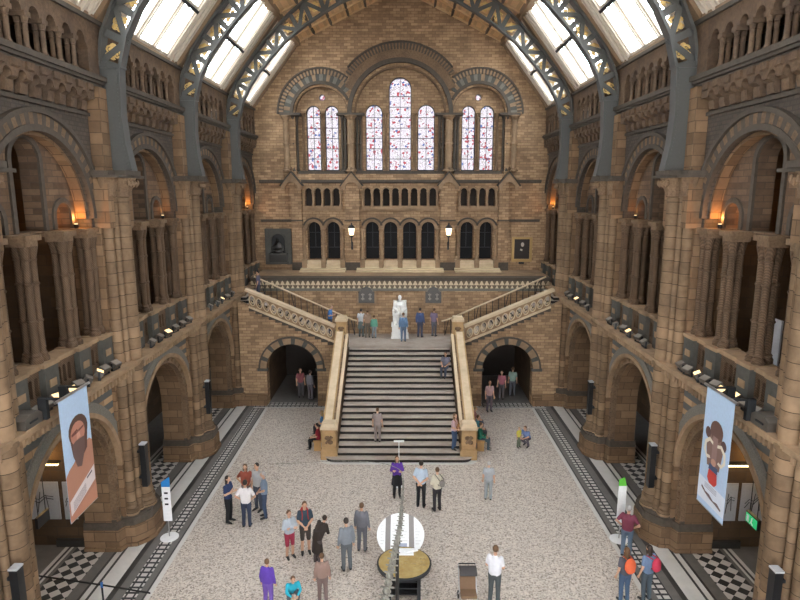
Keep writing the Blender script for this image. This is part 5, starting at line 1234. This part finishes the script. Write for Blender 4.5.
b = MB(); b.prism([(.74*math.cos(2*PI*i/48), .74*math.sin(2*PI*i/48)) for i in range(48)], dp, 0, .03); pb_ = b
f_ = lambda u: math.sqrt(.74**2-u*u)
for (ua, ub) in ((-.26,-.02),(.02,.22),(.46,.62),(-.62,-.5)):
    b.m = 1
    for q in range(9):
        v = .38-q*.1
        if abs(v) < f_(max(abs(ua),abs(ub)))-.06: b.prism([(ua,v),(ub-.04*(q%3),v),(ub-.04*(q%3),v+.012),(ua,v+.012)], dp, .03, .034)
disc = b.obj('disc', [M['white'], plain('faint_print', (.45,.42,.43), .5)], t)
for u0, u1 in ((-.47,-.31),(.26,.42)):
    b = MB(); b.prism([(u0,-f_(u0)),(u1,-f_(u1)),(u1,f_(u1)),(u0,f_(u0))], dp, .03, .036); b.obj('grey_band', plain('grey_band_print', (.25,.23,.22), .5), disc)
b = MB(); b.lathe([(.3,0),(.3,.03),(.05,.06),(.05,.9)], x, y+.1, 16); b.obj('stand', M['irondark'], t)
b = MB(); b.prism([(-.12,-.66),(.2,-.66),(.2,-.3),(-.12,-.3)], dp, .036, .044); b.obj('map_print', plain('blue_map_print', (.35,.38,.5), .5), disc)
# T-topped stand
t = T('label_stand', 'thin white stand with a small T-shaped top behind the woman in purple', 'stand', (.02, 21.9, 0))
b = MB(); b.lathe([(.14,0),(.14,.02),(.02,.04),(.014,1.88)], .02, 21.9, 10); b.obj('pole', M['white'], t)
b = MB(); b.box(-.18,.22,21.87,21.93,1.88,1.94); b.obj('crossbar', M['white'], t)

#=================================================================== DINOSAUR TAIL
K = [(-.45,9.0,2.55),(-.33,10.2,2.8),(-.21,11.27,3.0),(-.06,12.51,3.1),(.1,13.98,3.1),(.15,15.42,3.0),(.18,16.99,2.8),(.08,17.86,2.7),(-.59,18.56,2.6),(-1.96,18.92,2.5),(-3.37,19.18,2.3),(-4.43,19.3,2.2)]
def cr(P, n):
    out = []
    Q = [Vector(p) for p in P]; Q = [Q[0]*2-Q[1]]+Q+[Q[-1]*2-Q[-2]]
    for i in range(1, len(Q)-2):
        for k in range(n):
            u = k/n; a, b_, c, d = Q[i-1:i+3]
            out.append(.5*((2*b_)+(c-a)*u+(2*a-5*b_+4*c-d)*u*u+(3*b_-a-3*c+d)*u**3))
    out.append(Q[-2]); return out
path = cr(K, 40); L = [0]
for a, c in zip(path, path[1:]): L.append(L[-1]+(c-a).length)
def at(d):
    for j in range(len(L)-1):
        if d <= L[j+1]: return path[j].lerp(path[j+1], (d-L[j])/(L[j+1]-L[j]+1e-9))
    return path[-1]
t = T('dinosaur_tail', 'long cast dinosaur tail skeleton whose thin tip whips left in front of the stairs', 'skeleton', (0, 14, 0))
d = 0; i = 0
while d < L[-1]-.05 and i < 90:
    w = d/L[-1]; seg = .235 if w < .6 else .2
    a = at(d); c = at(min(d+seg*.92, L[-1])); dr = (c-a).normalized(); r = max(.014, .125*(1-w/.64)**.75) if w < .62 else .014
    b = MB(); m_ = (a+c)/2; b.tube([a, a.lerp(c,.18), m_, a.lerp(c,.82), c], [r, r*.8, r*.45, r*.8, r], 8)
    if r > .03:
        up_ = Vector((0,0,1)); sd_ = dr.cross(up_).normalized()
        b.tube([m_, m_+up_*r*1.9-dr*.03], [r*.35, r*.2], 5); b.tube([m_, m_-up_*r*2.4+dr*-.06], [r*.3, r*.15], 5)
        for e in (-1,1): b.tube([m_, m_+sd_*e*r*1.6], [r*.32, r*.18], 5)
    b.obj('vertebra', M['bone'], t); d += seg; i += 1
for (px_, py_, pz_) in ((.03,13.35,3.0),):
    b = MB(); b.lathe([(.3,0),(.3,.04),(.055,.08),(.05,1.6),(.045,pz_)], px_, py_, 14); b.obj('support_post', M['black'], t)
    b = MB(); b.beam((px_-.08,py_,pz_),(px_+.08,py_,pz_),.05,.05); b.obj('post_saddle', M['irondark'], t)
